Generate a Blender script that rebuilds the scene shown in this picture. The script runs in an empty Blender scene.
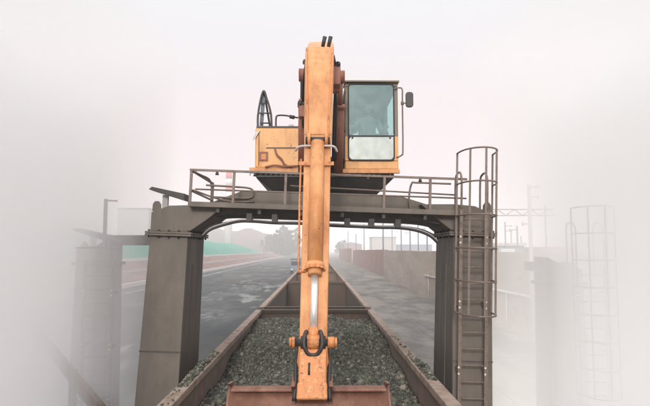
import bpy, bmesh, math, random
import numpy as np
from mathutils import Vector, Matrix, Euler
random.seed(7); np.random.seed(7)
R = math.radians
sc = bpy.context.scene
col = sc.collection

# ------------------------------------------------------------------ camera
F = 563.0
CAMZ = 5.0
cam = bpy.data.cameras.new('camera'); camo = bpy.data.objects.new('camera', cam); col.objects.link(camo)
cam.sensor_width = 36; cam.lens = 36*F/650; cam.clip_end = 5000; cam.clip_start = .05
camo.location = (0, 0, CAMZ)
camo.rotation_euler = Euler((R(90+4.77), 0, R(-0.71)), 'XYZ')
sc.camera = camo
CM = camo.rotation_euler.to_matrix()
def P(px, py, Y):
    """world point on the plane y=Y seen at photo pixel (px,py)"""
    d = CM @ Vector(((px-325)/F, (203-py)/F, -1))
    return Vector((0, 0, CAMZ)) + d*(Y/d.y)

# ------------------------------------------------------------------ sky, sun, exposure
SUN_EL, SUN_AZ = 21, 186            # azimuth measured clockwise from +Y : behind the camera and a little to the left
w = bpy.data.worlds.new('World'); sc.world = w; w.use_nodes = True
nt = w.node_tree; nt.nodes.clear()
sky = nt.nodes.new('ShaderNodeTexSky'); sky.sky_type = 'NISHITA'; sky.sun_disc = False
sky.sun_elevation = R(SUN_EL); sky.sun_rotation = R(SUN_AZ)
sky.air_density = 1.0; sky.dust_density = 4.0; sky.ozone_density = 1.0
hs = nt.nodes.new('ShaderNodeHueSaturation'); hs.inputs['Saturation'].default_value = .25
mixs = nt.nodes.new('ShaderNodeMix'); mixs.data_type = 'RGBA'; mixs.inputs[0].default_value = .85
tc = nt.nodes.new('ShaderNodeTexCoord'); sep = nt.nodes.new('ShaderNodeSeparateXYZ')
cr = nt.nodes.new('ShaderNodeValToRGB')
cr.color_ramp.elements[0].position = 0.0; cr.color_ramp.elements[0].color = (7.2, 5.7, 5.9, 1)
cr.color_ramp.elements[1].position = 0.85; cr.color_ramp.elements[1].color = (20, 20.5, 21, 1)
e = cr.color_ramp.elements.new(.2); e.color = (8.1, 6.9, 7.05, 1)
e = cr.color_ramp.elements.new(.42); e.color = (8.1, 8.3, 8.6, 1)
bg = nt.nodes.new('ShaderNodeBackground'); bg.inputs['Strength'].default_value = .12
out = nt.nodes.new('ShaderNodeOutputWorld')
L = nt.links.new
L(sky.outputs[0], hs.inputs['Color']); L(hs.outputs[0], mixs.inputs[6])
L(tc.outputs['Generated'], sep.inputs[0]); L(sep.outputs[2], cr.inputs[0]); L(cr.outputs[0], mixs.inputs[7])
L(mixs.outputs[2], bg.inputs[0]); L(bg.outputs[0], out.inputs[0])
sun = bpy.data.lights.new('sun', 'SUN'); sun.energy = 2.6; sun.angle = R(12); sun.color = (1, .95, .90)
suno = bpy.data.objects.new('sun', sun); col.objects.link(suno)
az, el = R(SUN_AZ), R(SUN_EL)
sd = Vector((math.sin(az)*math.cos(el), math.cos(az)*math.cos(el), math.sin(el)))
suno.rotation_euler = sd.to_track_quat('Z', 'Y').to_euler(); suno.location = sd*50
sc.view_settings.view_transform = 'Standard'; sc.view_settings.look = 'None'
sc.view_settings.exposure = -0.01; sc.view_settings.gamma = 1
sc.view_settings.use_curve_mapping = False
sc.render.engine = 'CYCLES'
sc.cycles.volume_bounces = 16; sc.cycles.max_bounces = 18; sc.cycles.transparent_max_bounces = 12
sc.cycles.use_denoising = True

# ------------------------------------------------------------------ materials
def mat(name, base, rough=.6, metal=0., layers=(), bump=.0, bscale=30, spec=.5, alpha=None, coat=0):
    """layers: (colour, noise scale, lo, hi, (sx,sy,sz) stretch, amount)"""
    m = bpy.data.materials.new(name); m.use_nodes = True; n = m.node_tree; N = n.nodes
    b = N['Principled BSDF']; b.inputs['Roughness'].default_value = rough; b.inputs['Metallic'].default_value = metal
    b.inputs['Specular IOR Level'].default_value = spec; b.inputs['Coat Weight'].default_value = coat
    t = N.new('ShaderNodeTexCoord')
    cur = N.new('ShaderNodeRGB'); cur.outputs[0].default_value = (*base, 1); cs = cur.outputs[0]
    rs = None
    for i, (c, s, lo, hi, st, amt) in enumerate(layers):
        mp = N.new('ShaderNodeMapping'); mp.inputs['Scale'].default_value = st; mp.inputs['Location'].default_value = (i*3.1, i*7.7, i)
        n.links.new(t.outputs['Object'], mp.inputs[0])
        no = N.new('ShaderNodeTexNoise'); no.inputs['Scale'].default_value = s; no.inputs['Detail'].default_value = 8; no.inputs['Roughness'].default_value = .65
        n.links.new(mp.outputs[0], no.inputs[0])
        mr = N.new('ShaderNodeMapRange'); mr.inputs[1].default_value = lo; mr.inputs[2].default_value = hi; mr.inputs[3].default_value = 0; mr.inputs[4].default_value = amt
        n.links.new(no.outputs[0], mr.inputs[0])
        mx = N.new('ShaderNodeMix'); mx.data_type = 'RGBA'; mx.inputs[7].default_value = (*c, 1)
        n.links.new(mr.outputs[0], mx.inputs[0]); n.links.new(cs, mx.inputs[6]); cs = mx.outputs[2]
        if i == 0: rs = mr.outputs[0]
    n.links.new(cs, b.inputs['Base Color'])
    if rs:
        rr = N.new('ShaderNodeMapRange'); rr.inputs[3].default_value = rough; rr.inputs[4].default_value = min(1, rough+.25)
        n.links.new(rs, rr.inputs[0]); n.links.new(rr.outputs[0], b.inputs['Roughness'])
    if bump:
        no = N.new('ShaderNodeTexNoise'); no.inputs['Scale'].default_value = bscale; no.inputs['Detail'].default_value = 6
        n.links.new(t.outputs['Object'], no.inputs[0])
        bu = N.new('ShaderNodeBump'); bu.inputs['Strength'].default_value = bump; bu.inputs['Distance'].default_value = .02
        n.links.new(no.outputs[0], bu.inputs['Height']); n.links.new(bu.outputs[0], b.inputs['Normal'])
    return m
U = (1, 1, 1); ST = (3, 3, .25)
M = {}
M['orange'] = mat('orange_paint', (.52, .205, .062), .5, layers=[((.30, .12, .05), 3, .44, .70, (4, 4, .3), .75), ((.80, .44, .19), 1.6, .4, .65, U, .55), ((.12, .055, .035), 16, .64, .70, U, .8), ((.24, .12, .06), 2.5, .56, .70, (5, 5, .4), .4)], bump=.12, bscale=12)
M['orange_worn'] = mat('orange_worn', (.56, .215, .07), .55, layers=[((.20, .08, .045), 9, .54, .66, (1, 1, .6), .9), ((.66, .36, .18), 30, .56, .62, U, .7), ((.05, .035, .03), 14, .62, .68, U, .9)], bump=.3, bscale=25)
M['yellow'] = mat('faded_orange_panel', (.66, .34, .115), .45, layers=[((.46, .21, .09), 4, .50, .72, (2, 2, .4), .6), ((.15, .075, .045), 11, .60, .69, U, .8), ((.36, .25, .16), 1.5, .55, .75, (3, 3, .6), .3)], bump=.08, bscale=6)
M['redrod'] = mat('red_brown_cylinder_paint', (.22, .075, .042), .5, layers=[((.16, .06, .04), 8, .45, .7, ST, .7), ((.34, .13, .06), 4, .55, .7, ST, .6)])
M['chrome'] = mat('chrome_rod', (.86, .85, .82), .38, .7, layers=[((.5, .45, .4), 12, .55, .8, U, .3)])
M['black'] = mat('black_greasy_steel', (.022, .020, .019), .5, layers=[((.10, .06, .04), 12, .55, .7, U, .7)])
M['rubber'] = mat('black_rubber', (.018, .018, .018), .55)
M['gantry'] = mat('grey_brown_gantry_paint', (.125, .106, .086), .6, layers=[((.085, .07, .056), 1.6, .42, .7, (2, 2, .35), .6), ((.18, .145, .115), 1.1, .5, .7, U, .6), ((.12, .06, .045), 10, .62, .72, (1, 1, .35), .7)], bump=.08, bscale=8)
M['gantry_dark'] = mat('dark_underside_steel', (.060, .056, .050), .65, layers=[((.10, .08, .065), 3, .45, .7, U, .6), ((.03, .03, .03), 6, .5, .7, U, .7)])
M['rail'] = mat('handrail_brown_paint', (.17, .125, .10), .5, layers=[((.09, .05, .04), 14, .5, .7, U, .7)])
M['cabgrey'] = mat('dark_grey_cab_frame', (.17, .135, .09), .5, layers=[((.20, .16, .12), 6, .5, .7, U, .5)])
M['wagon'] = mat('rusty_wagon_paint', (.155, .10, .072), .75, layers=[((.085, .055, .042), 3, .42, .65, ST, .8), ((.24, .12, .075), 5, .52, .7, ST, .7), ((.17, .15, .13), 7, .56, .7, U, .6)], bump=.25, bscale=10)
M['wagon_in'] = mat('dusty_wagon_inner_wall', (.165, .115, .085), .85, layers=[((.11, .09, .075), 2.5, .42, .62, U, .8), ((.26, .14, .09), 4, .5, .68, ST, .7), ((.05, .048, .045), 8, .58, .72, U, .7)], bump=.35, bscale=9)
M['wagon_dark'] = mat('dark_green_wagon_paint', (.060, .050, .036), .75, layers=[((.11, .065, .045), 3, .42, .64, ST, .8), ((.14, .08, .06), 6, .58, .7, U, .6)], bump=.2, bscale=9)
M['rim'] = mat('dusty_top_rim', (.29, .215, .17), .8, layers=[((.15, .085, .06), 4, .45, .65, U, .8), ((.30, .27, .24), 9, .52, .7, U, .6)], bump=.3, bscale=18)
M['bucket'] = mat('rust_polished_bucket', (.23, .105, .068), .5, .25, layers=[((.14, .065, .045), 3, .42, .68, (3, 1, .5), .8), ((.36, .19, .12), 7, .52, .68, U, .6)], bump=.3, bscale=14)
M['track_steel'] = mat('rail_steel', (.16, .11, .08), .5, .4)
M['concrete'] = mat('stained_concrete', (.38, .32, .27), .9, layers=[((.22, .165, .135), .5, .42, .66, (1, .25, 1), .7), ((.36, .27, .22), .35, .45, .65, U, .7), ((.15, .12, .10), 1.8, .56, .70, (1, .5, 1.3), .6)], bump=.3, bscale=5)
M['brick'] = mat('red_brown_masonry', (.28, .15, .12), .9, layers=[((.18, .10, .085), .6, .42, .65, (1, 1, .4), .8), ((.36, .24, .2), 2, .5, .7, U, .6)], bump=.2, bscale=5)
M['green'] = mat('green_dust_net', (.015, .23, .16), .8, layers=[((.01, .20, .14), .25, .42, .62, U, .8), ((.06, .30, .22), .8, .52, .7, U, .6)], bump=.4, bscale=2)
M['white'] = mat('weathered_white_paint', (.62, .60, .57), .7, layers=[((.36, .33, .3), 2, .5, .72, U, .6)])
M['hill'] = mat('brown_hillside', (.15, .10, .085), .95, layers=[((.07, .065, .055), .04, .42, .6, U, .8)], bump=.5, bscale=.3)
M['patch'] = mat('worn_yard_patch', (.13, .13, .125), .9, layers=[((.035, .042, .046), 1.3, .42, .56, (1, .5, 1), 1)])
M['wornline'] = mat('worn_line_paint', (.26, .26, .25), .9, layers=[((.04, .045, .05), .5, .45, .58, U, 1)])
M['redpaint'] = mat('red_paint', (.50, .07, .05), .6)
M['glassdark'] = mat('dark_window_glass', (.03, .04, .045), .15)
M['pale'] = mat('pale_cladding', (.50, .47, .45), .8, layers=[((.33, .31, .30), 1.2, .45, .7, (1, 1, .3), .6)])
M['bluegrey'] = mat('blue_grey_equipment', (.16, .20, .24), .7, layers=[((.1, .11, .12), 3, .45, .7, U, .6)])
M['pink_roof'] = mat('faded_red_roof', (.30, .15, .13), .8, layers=[((.2, .11, .1), .5, .45, .65, U, .7)])
M['bark'] = mat('bark', (.07, .055, .045), .9)
M['leaf'] = mat('leaf', (.06, .085, .05), .7, layers=[((.035, .05, .035), .6, .42, .62, U, .8)])
M['skin'] = mat('skin', (.45, .27, .19), .6)
M['cloth'] = mat('grey_work_jacket', (.22, .235, .23), .85)
M['seatm'] = mat('seat_fabric', (.05, .05, .055), .9)
M['hair'] = mat('hair', (.02, .017, .015), .7)
M['lamp'] = mat('headlamp_lens', (.7, .7, .68), .2)
M['cabinside'] = mat('cab_interior_trim', (.06, .065, .062), .8)

def stone_mat():
    m = bpy.data.materials.new('crushed_stone'); m.use_nodes = True; n = m.node_tree; N = n.nodes; b = N['Principled BSDF']
    g = N.new('ShaderNodeNewGeometry'); c = N.new('ShaderNodeValToRGB')
    cols = [(0, (.028, .029, .021)), (.35, (.055, .057, .042)), (.65, (.088, .088, .066)), (.88, (.14, .132, .10)), (1, (.25, .22, .18))]
    c.color_ramp.elements[0].color = (*cols[0][1], 1); c.color_ramp.elements[1].color = (*cols[-1][1], 1)
    for p_, k in cols[1:-1]:
        e_ = c.color_ramp.elements.new(p_); e_.color = (*k, 1)
    n.links.new(g.outputs['Random Per Island'], c.inputs[0])
    n.links.new(c.outputs[0], b.inputs['Base Color']); b.inputs['Roughness'].default_value = .8
    return m
M['stone'] = stone_mat()
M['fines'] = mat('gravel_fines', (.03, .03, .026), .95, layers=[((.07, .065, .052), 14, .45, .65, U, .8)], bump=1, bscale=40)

def ground_mat(name, base, layers, wet=None, rough=.9):
    m = mat(name, base, rough, layers=layers, bump=.25, bscale=1.5)
    if wet:
        n = m.node_tree; N = n.nodes; b = N['Principled BSDF']
        t = N.new('ShaderNodeTexCoord'); mp = N.new('ShaderNodeMapping'); mp.inputs['Scale'].default_value = (1, .35, 1)
        no = N.new('ShaderNodeTexNoise'); no.inputs['Scale'].default_value = wet; no.inputs['Detail'].default_value = 5
        mr = N.new('ShaderNodeMapRange'); mr.inputs[1].default_value = .50; mr.inputs[2].default_value = .66; mr.inputs[3].default_value = .9; mr.inputs[4].default_value = .5; b.inputs['Specular IOR Level'].default_value = .22
        n.links.new(t.outputs['Object'], mp.inputs[0]); n.links.new(mp.outputs[0], no.inputs[0]); n.links.new(no.outputs[0], mr.inputs[0]); n.links.new(mr.outputs[0], b.inputs['Roughness'])
    return m
M['ground'] = ground_mat('dusty_ground', (.16, .14, .125), [((.10, .085, .075), .08, .42, .62, U, .8), ((.22, .19, .165), .5, .5, .7, U, .6)])
M['asphalt'] = ground_mat('wet_dark_yard', (.034, .037, .037), [((.075, .078, .076), .12, .45, .65, (1, .4, 1), .8), ((.02, .025, .028), .5, .5, .68, (1, .5, 1), .7), ((.24, .245, .23), .30, .58, .66, (1, .30, 1), .75), ((.017, .021, .024), .9, .55, .66, (1, .5, 1), .8), ((.10, .09, .08), .06, .5, .7, (1, .5, 1), .6)], wet=.16)
M['platform'] = ground_mat('grey_platform', (.175, .152, .13), [((.065, .06, .055), .35, .42, .58, (1, .4, 1), .8), ((.17, .155, .145), .8, .5, .7, (1, .5, 1), .6), ((.26, .25, .24), .3, .64, .7, (1, .3, 1), .5)])
M['redsoil'] = ground_mat('red_brown_soil', (.17, .085, .068), [((.11, .055, .045), .15, .42, .62, U, .8), ((.27, .18, .15), .4, .52, .7, (1, .3, 1), .7)])
M['ballast'] = ground_mat('ballast', (.10, .09, .08), [((.05, .045, .04), 8, .45, .6, U, .9)])

def glass_mat(name, tint, a, dc=(.20, .33, .33)):
    m = bpy.data.materials.new(name); m.use_nodes = True; n = m.node_tree; N = n.nodes; N.clear()
    o = N.new('ShaderNodeOutputMaterial'); t = N.new('ShaderNodeBsdfTransparent'); t.inputs[0].default_value = (*tint, 1)
    g = N.new('ShaderNodeBsdfGlossy'); g.inputs['Roughness'].default_value = .08; g.inputs[0].default_value = (.85, 1, 1, 1)
    d = N.new('ShaderNodeBsdfDiffuse'); d.inputs[0].default_value = (*dc, 1)
    m1 = N.new('ShaderNodeMixShader'); m1.inputs[0].default_value = .45
    m2 = N.new('ShaderNodeMixShader'); m2.inputs[0].default_value = a
    n.links.new(g.outputs[0], m1.inputs[1]); n.links.new(d.outputs[0], m1.inputs[2])
    tc_ = N.new('ShaderNodeTexCoord'); no = N.new('ShaderNodeTexNoise'); no.inputs['Scale'].default_value = 7; no.inputs['Detail'].default_value = 8
    mr = N.new('ShaderNodeMapRange'); mr.inputs[1].default_value = .35; mr.inputs[2].default_value = .75; mr.inputs[3].default_value = a*.88; mr.inputs[4].default_value = min(.95, a*1.2)
    n.links.new(tc_.outputs['Object'], no.inputs[0]); n.links.new(no.outputs[0], mr.inputs[0]); n.links.new(mr.outputs[0], m2.inputs[0])
    n.links.new(t.outputs[0], m2.inputs[1]); n.links.new(m1.outputs[0], m2.inputs[2]); n.links.new(m2.outputs[0], o.inputs[0])
    return m
M['glass'] = glass_mat('tinted_windscreen', (.62, .80, .80), .24)
M['glass_low'] = glass_mat('dusty_lower_pane', (.55, .6, .52), .78, (.40, .38, .27))

# ------------------------------------------------------------------ mesh helpers
class MB:
    def __init__(s): s.bm = bmesh.new()
    def box(s, x0, x1, y0, y1, z0, z1):
        vs = [s.bm.verts.new((x, y, z)) for x in (x0, x1) for y in (y0, y1) for z in (z0, z1)]
        for f in ((0, 1, 3, 2), (4, 6, 7, 5), (0, 4, 5, 1), (2, 3, 7, 6), (0, 2, 6, 4), (1, 5, 7, 3)): s.bm.faces.new([vs[i] for i in f])
        return s
    def hexa(s, a, b):
        """two quads a (4 points) and b (4 points) joined"""
        va = [s.bm.verts.new(p) for p in a]; vb = [s.bm.verts.new(p) for p in b]; n = len(va)
        s.bm.faces.new(va[::-1]); s.bm.faces.new(vb)
        for i in range(n): s.bm.faces.new((va[i], va[(i+1) % n], vb[(i+1) % n], vb[i]))
        return s
    def prism_x(s, prof, x0, x1):
        """profile of (y,z) extruded along x"""
        return s.hexa([(x0, y, z) for y, z in prof], [(x1, y, z) for y, z in prof])
    def prism_y(s, prof, y0, y1):
        return s.hexa([(x, y0, z) for x, z in prof], [(x, y1, z) for x, z in prof])
    def cyl(s, a, b, r, r2=None, n=14):
        a = Vector(a); b = Vector(b); r2 = r if r2 is None else r2
        d = (b-a); q = d.to_track_quat('Z', 'Y')
        A = [s.bm.verts.new(a+q @ Vector((r*math.cos(2*math.pi*i/n), r*math.sin(2*math.pi*i/n), 0))) for i in range(n)]
        B = [s.bm.verts.new(b+q @ Vector((r2*math.cos(2*math.pi*i/n), r2*math.sin(2*math.pi*i/n), 0))) for i in range(n)]
        s.bm.faces.new(A[::-1]); s.bm.faces.new(B)
        for i in range(n):
            f = s.bm.faces.new((A[i], A[(i+1) % n], B[(i+1) % n], B[i])); f.smooth = True
        return s
    def tube(s, pts, r, n=8, closed=False):
        pts = [Vector(p) for p in pts]; m = len(pts); rings = []
        for i, p in enumerate(pts):
            if closed: d = pts[(i+1) % m]-pts[i-1]
            else: d = pts[min(i+1, m-1)]-pts[max(i-1, 0)]
            d.normalize()
            up = Vector((0, 0, 1)) if abs(d.z) < .95 else Vector((0, 1, 0))
            u = d.cross(up).normalized(); v = u.cross(d).normalized()
            if i and rings:
                # keep the ring's phase close to the last
                pu = s._u; u = (pu-d*pu.dot(d)).normalized(); v = u.cross(d).normalized()
            s._u = u
            rings.append([s.bm.verts.new(p+(u*math.cos(2*math.pi*k/n)+v*math.sin(2*math.pi*k/n))*r) for k in range(n)])
        rr = range(m if closed else m-1)
        for i in rr:
            a, b = rings[i], rings[(i+1) % m]
            for k in range(n):
                f = s.bm.faces.new((a[k], a[(k+1) % n], b[(k+1) % n], b[k])); f.smooth = True
        if not closed: s.bm.faces.new(rings[0][::-1]); s.bm.faces.new(rings[-1])
        return s
    def beam(s, a, b, wx, wz, up=(0, 0, 1)):
        """rectangular bar from a to b"""
        a = Vector(a); b = Vector(b); d = (b-a).normalized(); up = Vector(up)
        u = d.cross(up).normalized(); v = u.cross(d).normalized()
        q = [(-1, -1), (1, -1), (1, 1), (-1, 1)]
        return s.hexa([a+u*wx/2*i+v*wz/2*j for i, j in q], [b+u*wx/2*i+v*wz/2*j for i, j in q])
    def build(s, name, m, parent=None, bevel=0, seg=2):
        bmesh.ops.recalc_face_normals(s.bm, faces=s.bm.faces[:])
        if parent is not None and not parent.name.startswith('_'):
            r = parent
            while r.parent: r = r.parent
            bmesh.ops.translate(s.bm, verts=s.bm.verts[:], vec=-r.location)
        me = bpy.data.meshes.new(name); s.bm.to_mesh(me); s.bm.free()
        me.materials.append(m if not isinstance(m, str) else M[m])
        o = bpy.data.objects.new(name, me); col.objects.link(o); o.parent = parent
        if bevel:
            bv = o.modifiers.new('bevel', 'BEVEL'); bv.width = bevel; bv.segments = seg; bv.limit_method = 'ANGLE'; bv.angle_limit = R(40)
        return o
def thing(name, label, cat, loc=(0, 0, 0), group=None):
    o = bpy.data.objects.new(name, None); col.objects.link(o); o.location = loc; o.empty_display_size = .2
    return tag(o, label, cat, group)
def tag(o, label=None, cat=None, group=None, kind=None):
    if label: o['label'] = label
    if cat: o['category'] = cat
    if group: o['group'] = group
    if kind: o['kind'] = kind
    return o
def copy_tree(o, parent=None):
    c = o.copy(); col.objects.link(c); c.parent = parent
    for ch in list(o.children): copy_tree(ch, c)
    return c
def arc(pts, n=8):
    """Catmull-Rom through pts"""
    pts = [Vector(p) for p in pts]; q = [pts[0]*2-pts[1]]+pts+[pts[-1]*2-pts[-2]]; o = []
    for i in range(1, len(q)-2):
        for k in range(n):
            t = k/n; a, b, c, d = q[i-1:i+3]
            o.append(.5*((2*b)+(c-a)*t+(2*a-5*b+4*c-d)*t*t+(3*b-a-3*c+d)*t**3))
    o.append(pts[-1]); return o

# ------------------------------------------------------------------ the setting: ground, yard, platform, embankment
TX = -.09                    # track centre line
def sheet(name, x0, x1, y0, y1, z, m, nx=1, ny=1):
    b = MB(); bm = b.bm
    vs = [[bm.verts.new((x0+(x1-x0)*i/nx, y0+(y1-y0)*j/ny, z)) for j in range(ny+1)] for i in range(nx+1)]
    for i in range(nx):
        for j in range(ny): bm.faces.new((vs[i][j], vs[i+1][j], vs[i+1][j+1], vs[i][j+1]))
    return tag(b.build(name, m), kind='structure')
sheet('ground', -1500, 1500, -100, 3000, -.03, 'ground')
sheet('yard_road', -25, -2.3, -20, 700, -.02, 'asphalt')
b = MB(); b.box(2.2, 12.0, -20, 420, -.5, .12); tag(b.build('platform', 'platform'), kind='structure')
b = MB()
for k in range(28): b.box(2.9, 11.0, 8+k*9.0, 8.03+k*9.0, .1202, .1235)
for x in (6.3,): b.box(x, x+.04, 8, 308, .1202, .1245)
tag(b.build('paving_joint', 'ballast'), kind='structure')
b = MB(); b.box(2.2, 2.5, -20, 300, .1201, .20); tag(b.build('platform_kerb', 'rim'), kind='structure')
b = MB()
rr_ = random.Random(11)
for k in range(34):       # irregular worn concrete patches on the yard
    y = rr_.uniform(14, 130); x = rr_.uniform(-22, -4); n_ = rr_.randint(7, 11); rx = rr_.uniform(.3, 1.4); ry = rx*rr_.uniform(1.5, 5)
    b.bm.faces.new([b.bm.verts.new((x+rx*rr_.uniform(.55, 1.1)*math.cos(6.283*i/n_), y+ry*rr_.uniform(.55, 1.1)*math.sin(6.283*i/n_), -.015+k*.0001)) for i in range(n_)])
tag(b.build('worn_patches', 'patch'), kind='structure')
b = MB(); b.prism_y([(-2.2, -.016), (2.1, -.016), (1.7, .22), (-1.8, .22)], -20, 420); tag(b.build('ballast', 'ballast'), kind='structure')
b = MB(); b.prism_y([(-25, -.01), (-33, 3.0), (-120, 3.3), (-120, -.6), (-25, -.6)], 12, 620); tag(b.build('embankment', 'redsoil'), kind='structure')
b = MB()
b.box(TX-.79, TX-.72, -20, 420, .24, .38); b.box(TX+.72, TX+.79, -20, 420, .24, .38)
tag(b.build('railway_track', 'track_steel'), kind='structure')
b = MB(); b.box(-22.6, -21.9, 15, 500, -.016, -.012)
tag(b.build('road_marking', 'wornline'), kind='structure')

# low white-topped kerb wall running along the embankment
k = MB(); k.box(-25.5, -25.1, 16, 520, -.02, .55); o = k.build('kerb_wall', 'white'); tag(o, 'long low white kerb wall at the foot of the red embankment', 'wall')
k = MB(); k.box(-33.3, -33.0, 16, 520, 2.9, 3.5); o = k.build('kerb_wall', 'white'); tag(o, 'long white kerb along the top of the red embankment below the green net', 'wall')
# rusty rails stored on the embankment slope
k = MB()
k.box(-29.2, -29.0, 20, 400, 1.5, 1.85); tag(k.build('steel_pipe', 'pale'), 'long pale pipe lying along the middle of the red embankment', 'pipe')

# green net covered stockpile
def stockpile():
    b = MB(); bm = b.bm; rows = []
    rnd = random.Random(3)
    ny, nx = 90, 14
    for j in range(ny+1):
        y = 50+(375-50)*j/ny
        taper = min(1, (375-y)/60)**.7 * min(1, (y-50)/12+.05)
        row = []
        for i in range(nx+1):
            u = i/nx; x = -35-26*u
            prof = math.sin(math.pi*min(1, u*1.0))**.55
            h = 4.9*prof*taper*(1+.10*math.sin(y*.11+u*3)+.06*math.sin(y*.37+u*7)) + rnd.uniform(-.12, .12)*prof
            row.append(bm.verts.new((x, y, 3.02+h)))
        rows.append(row)
    for j in range(ny):
        for i in range(nx):
            f = bm.faces.new((rows[j][i], rows[j][i+1], rows[j+1][i+1], rows[j+1][i])); f.smooth = True
    return b.build('stockpile', 'green')
tag(stockpile(), 'long bulk stockpile covered with green dust net on the embankment', 'stockpile')

# ------------------------------------------------------------------ wagons
RIM = 3.37; HW = 1.58; WL = 12.7; PITCH = 13.42
def make_wagon(y0, label, inner, outer, rimm, group='open wagons of the train'):
    t = thing('freight_wagon', label, 'wagon', (TX, y0, .38), group)
    x0, x1 = TX-HW, TX+HW; y1 = y0+WL; th = .07; zb = 1.25
    for s, nm in ((-1, 'side_wall'), (1, 'side_wall')):
        X = TX+s*HW; b = MB(); b.box(min(X, X-s*th), max(X, X-s*th), y0, y1, zb, RIM-.10)
        n = 11
        for k in range(n):
            yy = y0+.12+(WL-.24)*k/(n-1); b.box(min(X+s*.002, X+s*.09), max(X+s*.002, X+s*.09), yy-.06, yy+.06, zb, RIM-.12)
        b.box(min(X+s*.092, X+s*.002), max(X+s*.092, X+s*.002), y0+.2, y1-.2, 2.1, 2.2)
        o = b.build(nm, inner, t)
        b = MB(); b.box(min(X-s*.13, X+s*.03), max(X-s*.13, X+s*.03), y0, y1, RIM-.098, RIM); b.build('top_rim', rimm, o, .012)
    for yy, s in ((y0, 1), (y1, -1)):
        b = MB(); ya, yb = sorted((yy, yy+s*.07)); b.box(x0+.07, x1-.07, ya, yb, zb, RIM-.10)
        for k in range(3):
            z = 1.7+.5*k; ya2, yb2 = sorted((yy-s*.10, yy-s*.002)); b.box(x0+.2, x1-.2, ya2, yb2, z, z+.12)
        o = b.build('end_wall', inner, t)
        b = MB(); ya, yb = sorted((yy-s*.06, yy+s*.12)); b.box(x0+.135, x1-.135, ya, yb, RIM-.09, RIM+.004); b.build('top_rim', 'wagon_dark', o, .012)
    b = MB(); b.box(x0, x1, y0, y1, zb-.12, zb-.002); b.build('floor', outer, t)
    b = MB(); b.box(TX-.25, TX+.25, y0+.1, y1-.1, .85, zb-.122); b.box(x0+.05, x0+.2, y0, y1, zb-.3, zb-.122); b.box(x1-.2, x1-.05, y0, y1, zb-.3, zb-.122)
    b.build('underframe', outer, t)
    for s, yy in ((-1, y0), (1, y1)):
        b = MB(); b.box(TX-.12, TX+.12, min(yy, yy+s*.36), max(yy, yy+s*.36), .92, 1.14); b.build('coupler', 'black', t)
    for yc in (y0+2.1, y1-2.1):
        b = MB()
        for s in (-1, 1):
            X = TX+s*.98
            b.prism_x([(yc-1.05, .82), (yc-.45, .98), (yc+.45, .98), (yc+1.05, .82), (yc+1.05, .66), (yc+.5, .62), (yc+.25, .5), (yc-.25, .5), (yc-.5, .62), (yc-1.05, .66)], X-.07, X+.07)
        b.box(TX-.9, TX+.9, yc-.2, yc+.2, .6, .84)
        bo = b.build('bogie', 'black', t)
        for yw in (yc-.88, yc+.88):
            b = MB(); b.cyl((TX-.8, yw, .80), (TX+.8, yw, .80), .08)
            for s in (-1, 1):
                b.cyl((TX+s*.69, yw, .80), (TX+s*.80, yw, .80), .42, n=28); b.cyl((TX+s*.66, yw, .80), (TX+s*.69, yw, .80), .45, n=28)
            b.build('wheelset', 'black', bo)
    return t
Y0 = 2.95
w0 = make_wagon(Y0, 'rusty open wagon filled with grey crushed stone under the excavator bucket', 'wagon_in', 'wagon', 'rim')
w1 = make_wagon(Y0+PITCH, 'empty dark open wagon coupled right behind the stone-filled wagon', 'wagon_dark', 'wagon_dark', 'rim')
lab = ['empty rust-brown open wagon with reddish end wall, third in the train', 'fourth open wagon of the train, farther along the track', 'fifth open wagon of the train, half lost in haze', 'sixth open wagon of the train, far down the track', 'seventh open wagon of the train, far off in the haze', 'eighth open wagon of the train, a speck in the haze']
w2 = make_wagon(Y0+2*PITCH, lab[0], 'wagon_in', 'wagon', 'rim')
for i in range(1, 6):
    c = copy_tree(w2); c.location.y = Y0+(2+i)*PITCH; c['label'] = lab[i]

# --- stones
ico = bmesh.new(); bmesh.ops.create_icosphere(ico, subdivisions=1, radius=1)
IV = np.array([v.co[:] for v in ico.verts]); IF = np.array([[v.index for v in f.verts] for f in ico.faces]); ico.free()
def stones_mesh(name, pos, size, parent=None, m='stone'):
    n = len(pos); V = np.repeat(IV[None], n, 0)
    V = V*(1+np.random.uniform(-.42, .38, V.shape[:2])[:, :, None])
    sc3 = np.random.uniform(.5, 1.4, (n, 1, 3)); V = V*sc3
    a = np.random.uniform(0, 6.283, (n, 3)); ca, sa = np.cos(a), np.sin(a)
    x, y, z = V[..., 0], V[..., 1], V[..., 2]
    x, y = x*ca[:, :1]-y*sa[:, :1], x*sa[:, :1]+y*ca[:, :1]
    y, z = y*ca[:, 1:2]-z*sa[:, 1:2], y*sa[:, 1:2]+z*ca[:, 1:2]
    V = np.stack([x, y, z], -1)*size[:, None, None]+pos[:, None]
    Fc = (IF[None]+(np.arange(n)*len(IV))[:, None, None]).reshape(-1, 3)
    me = bpy.data.meshes.new(name)
    me.vertices.add(n*len(IV)); me.vertices.foreach_set('co', V.reshape(-1))
    me.loops.add(len(Fc)*3); me.loops.foreach_set('vertex_index', Fc.reshape(-1).astype(np.int32))
    me.polygons.add(len(Fc)); me.polygons.foreach_set('loop_start', np.arange(0, len(Fc)*3, 3, dtype=np.int32))
    me.update(); me.validate(); me.materials.append(M[m])
    o = bpy.data.objects.new(name, me); col.objects.link(o); o.parent = parent; return o
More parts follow.
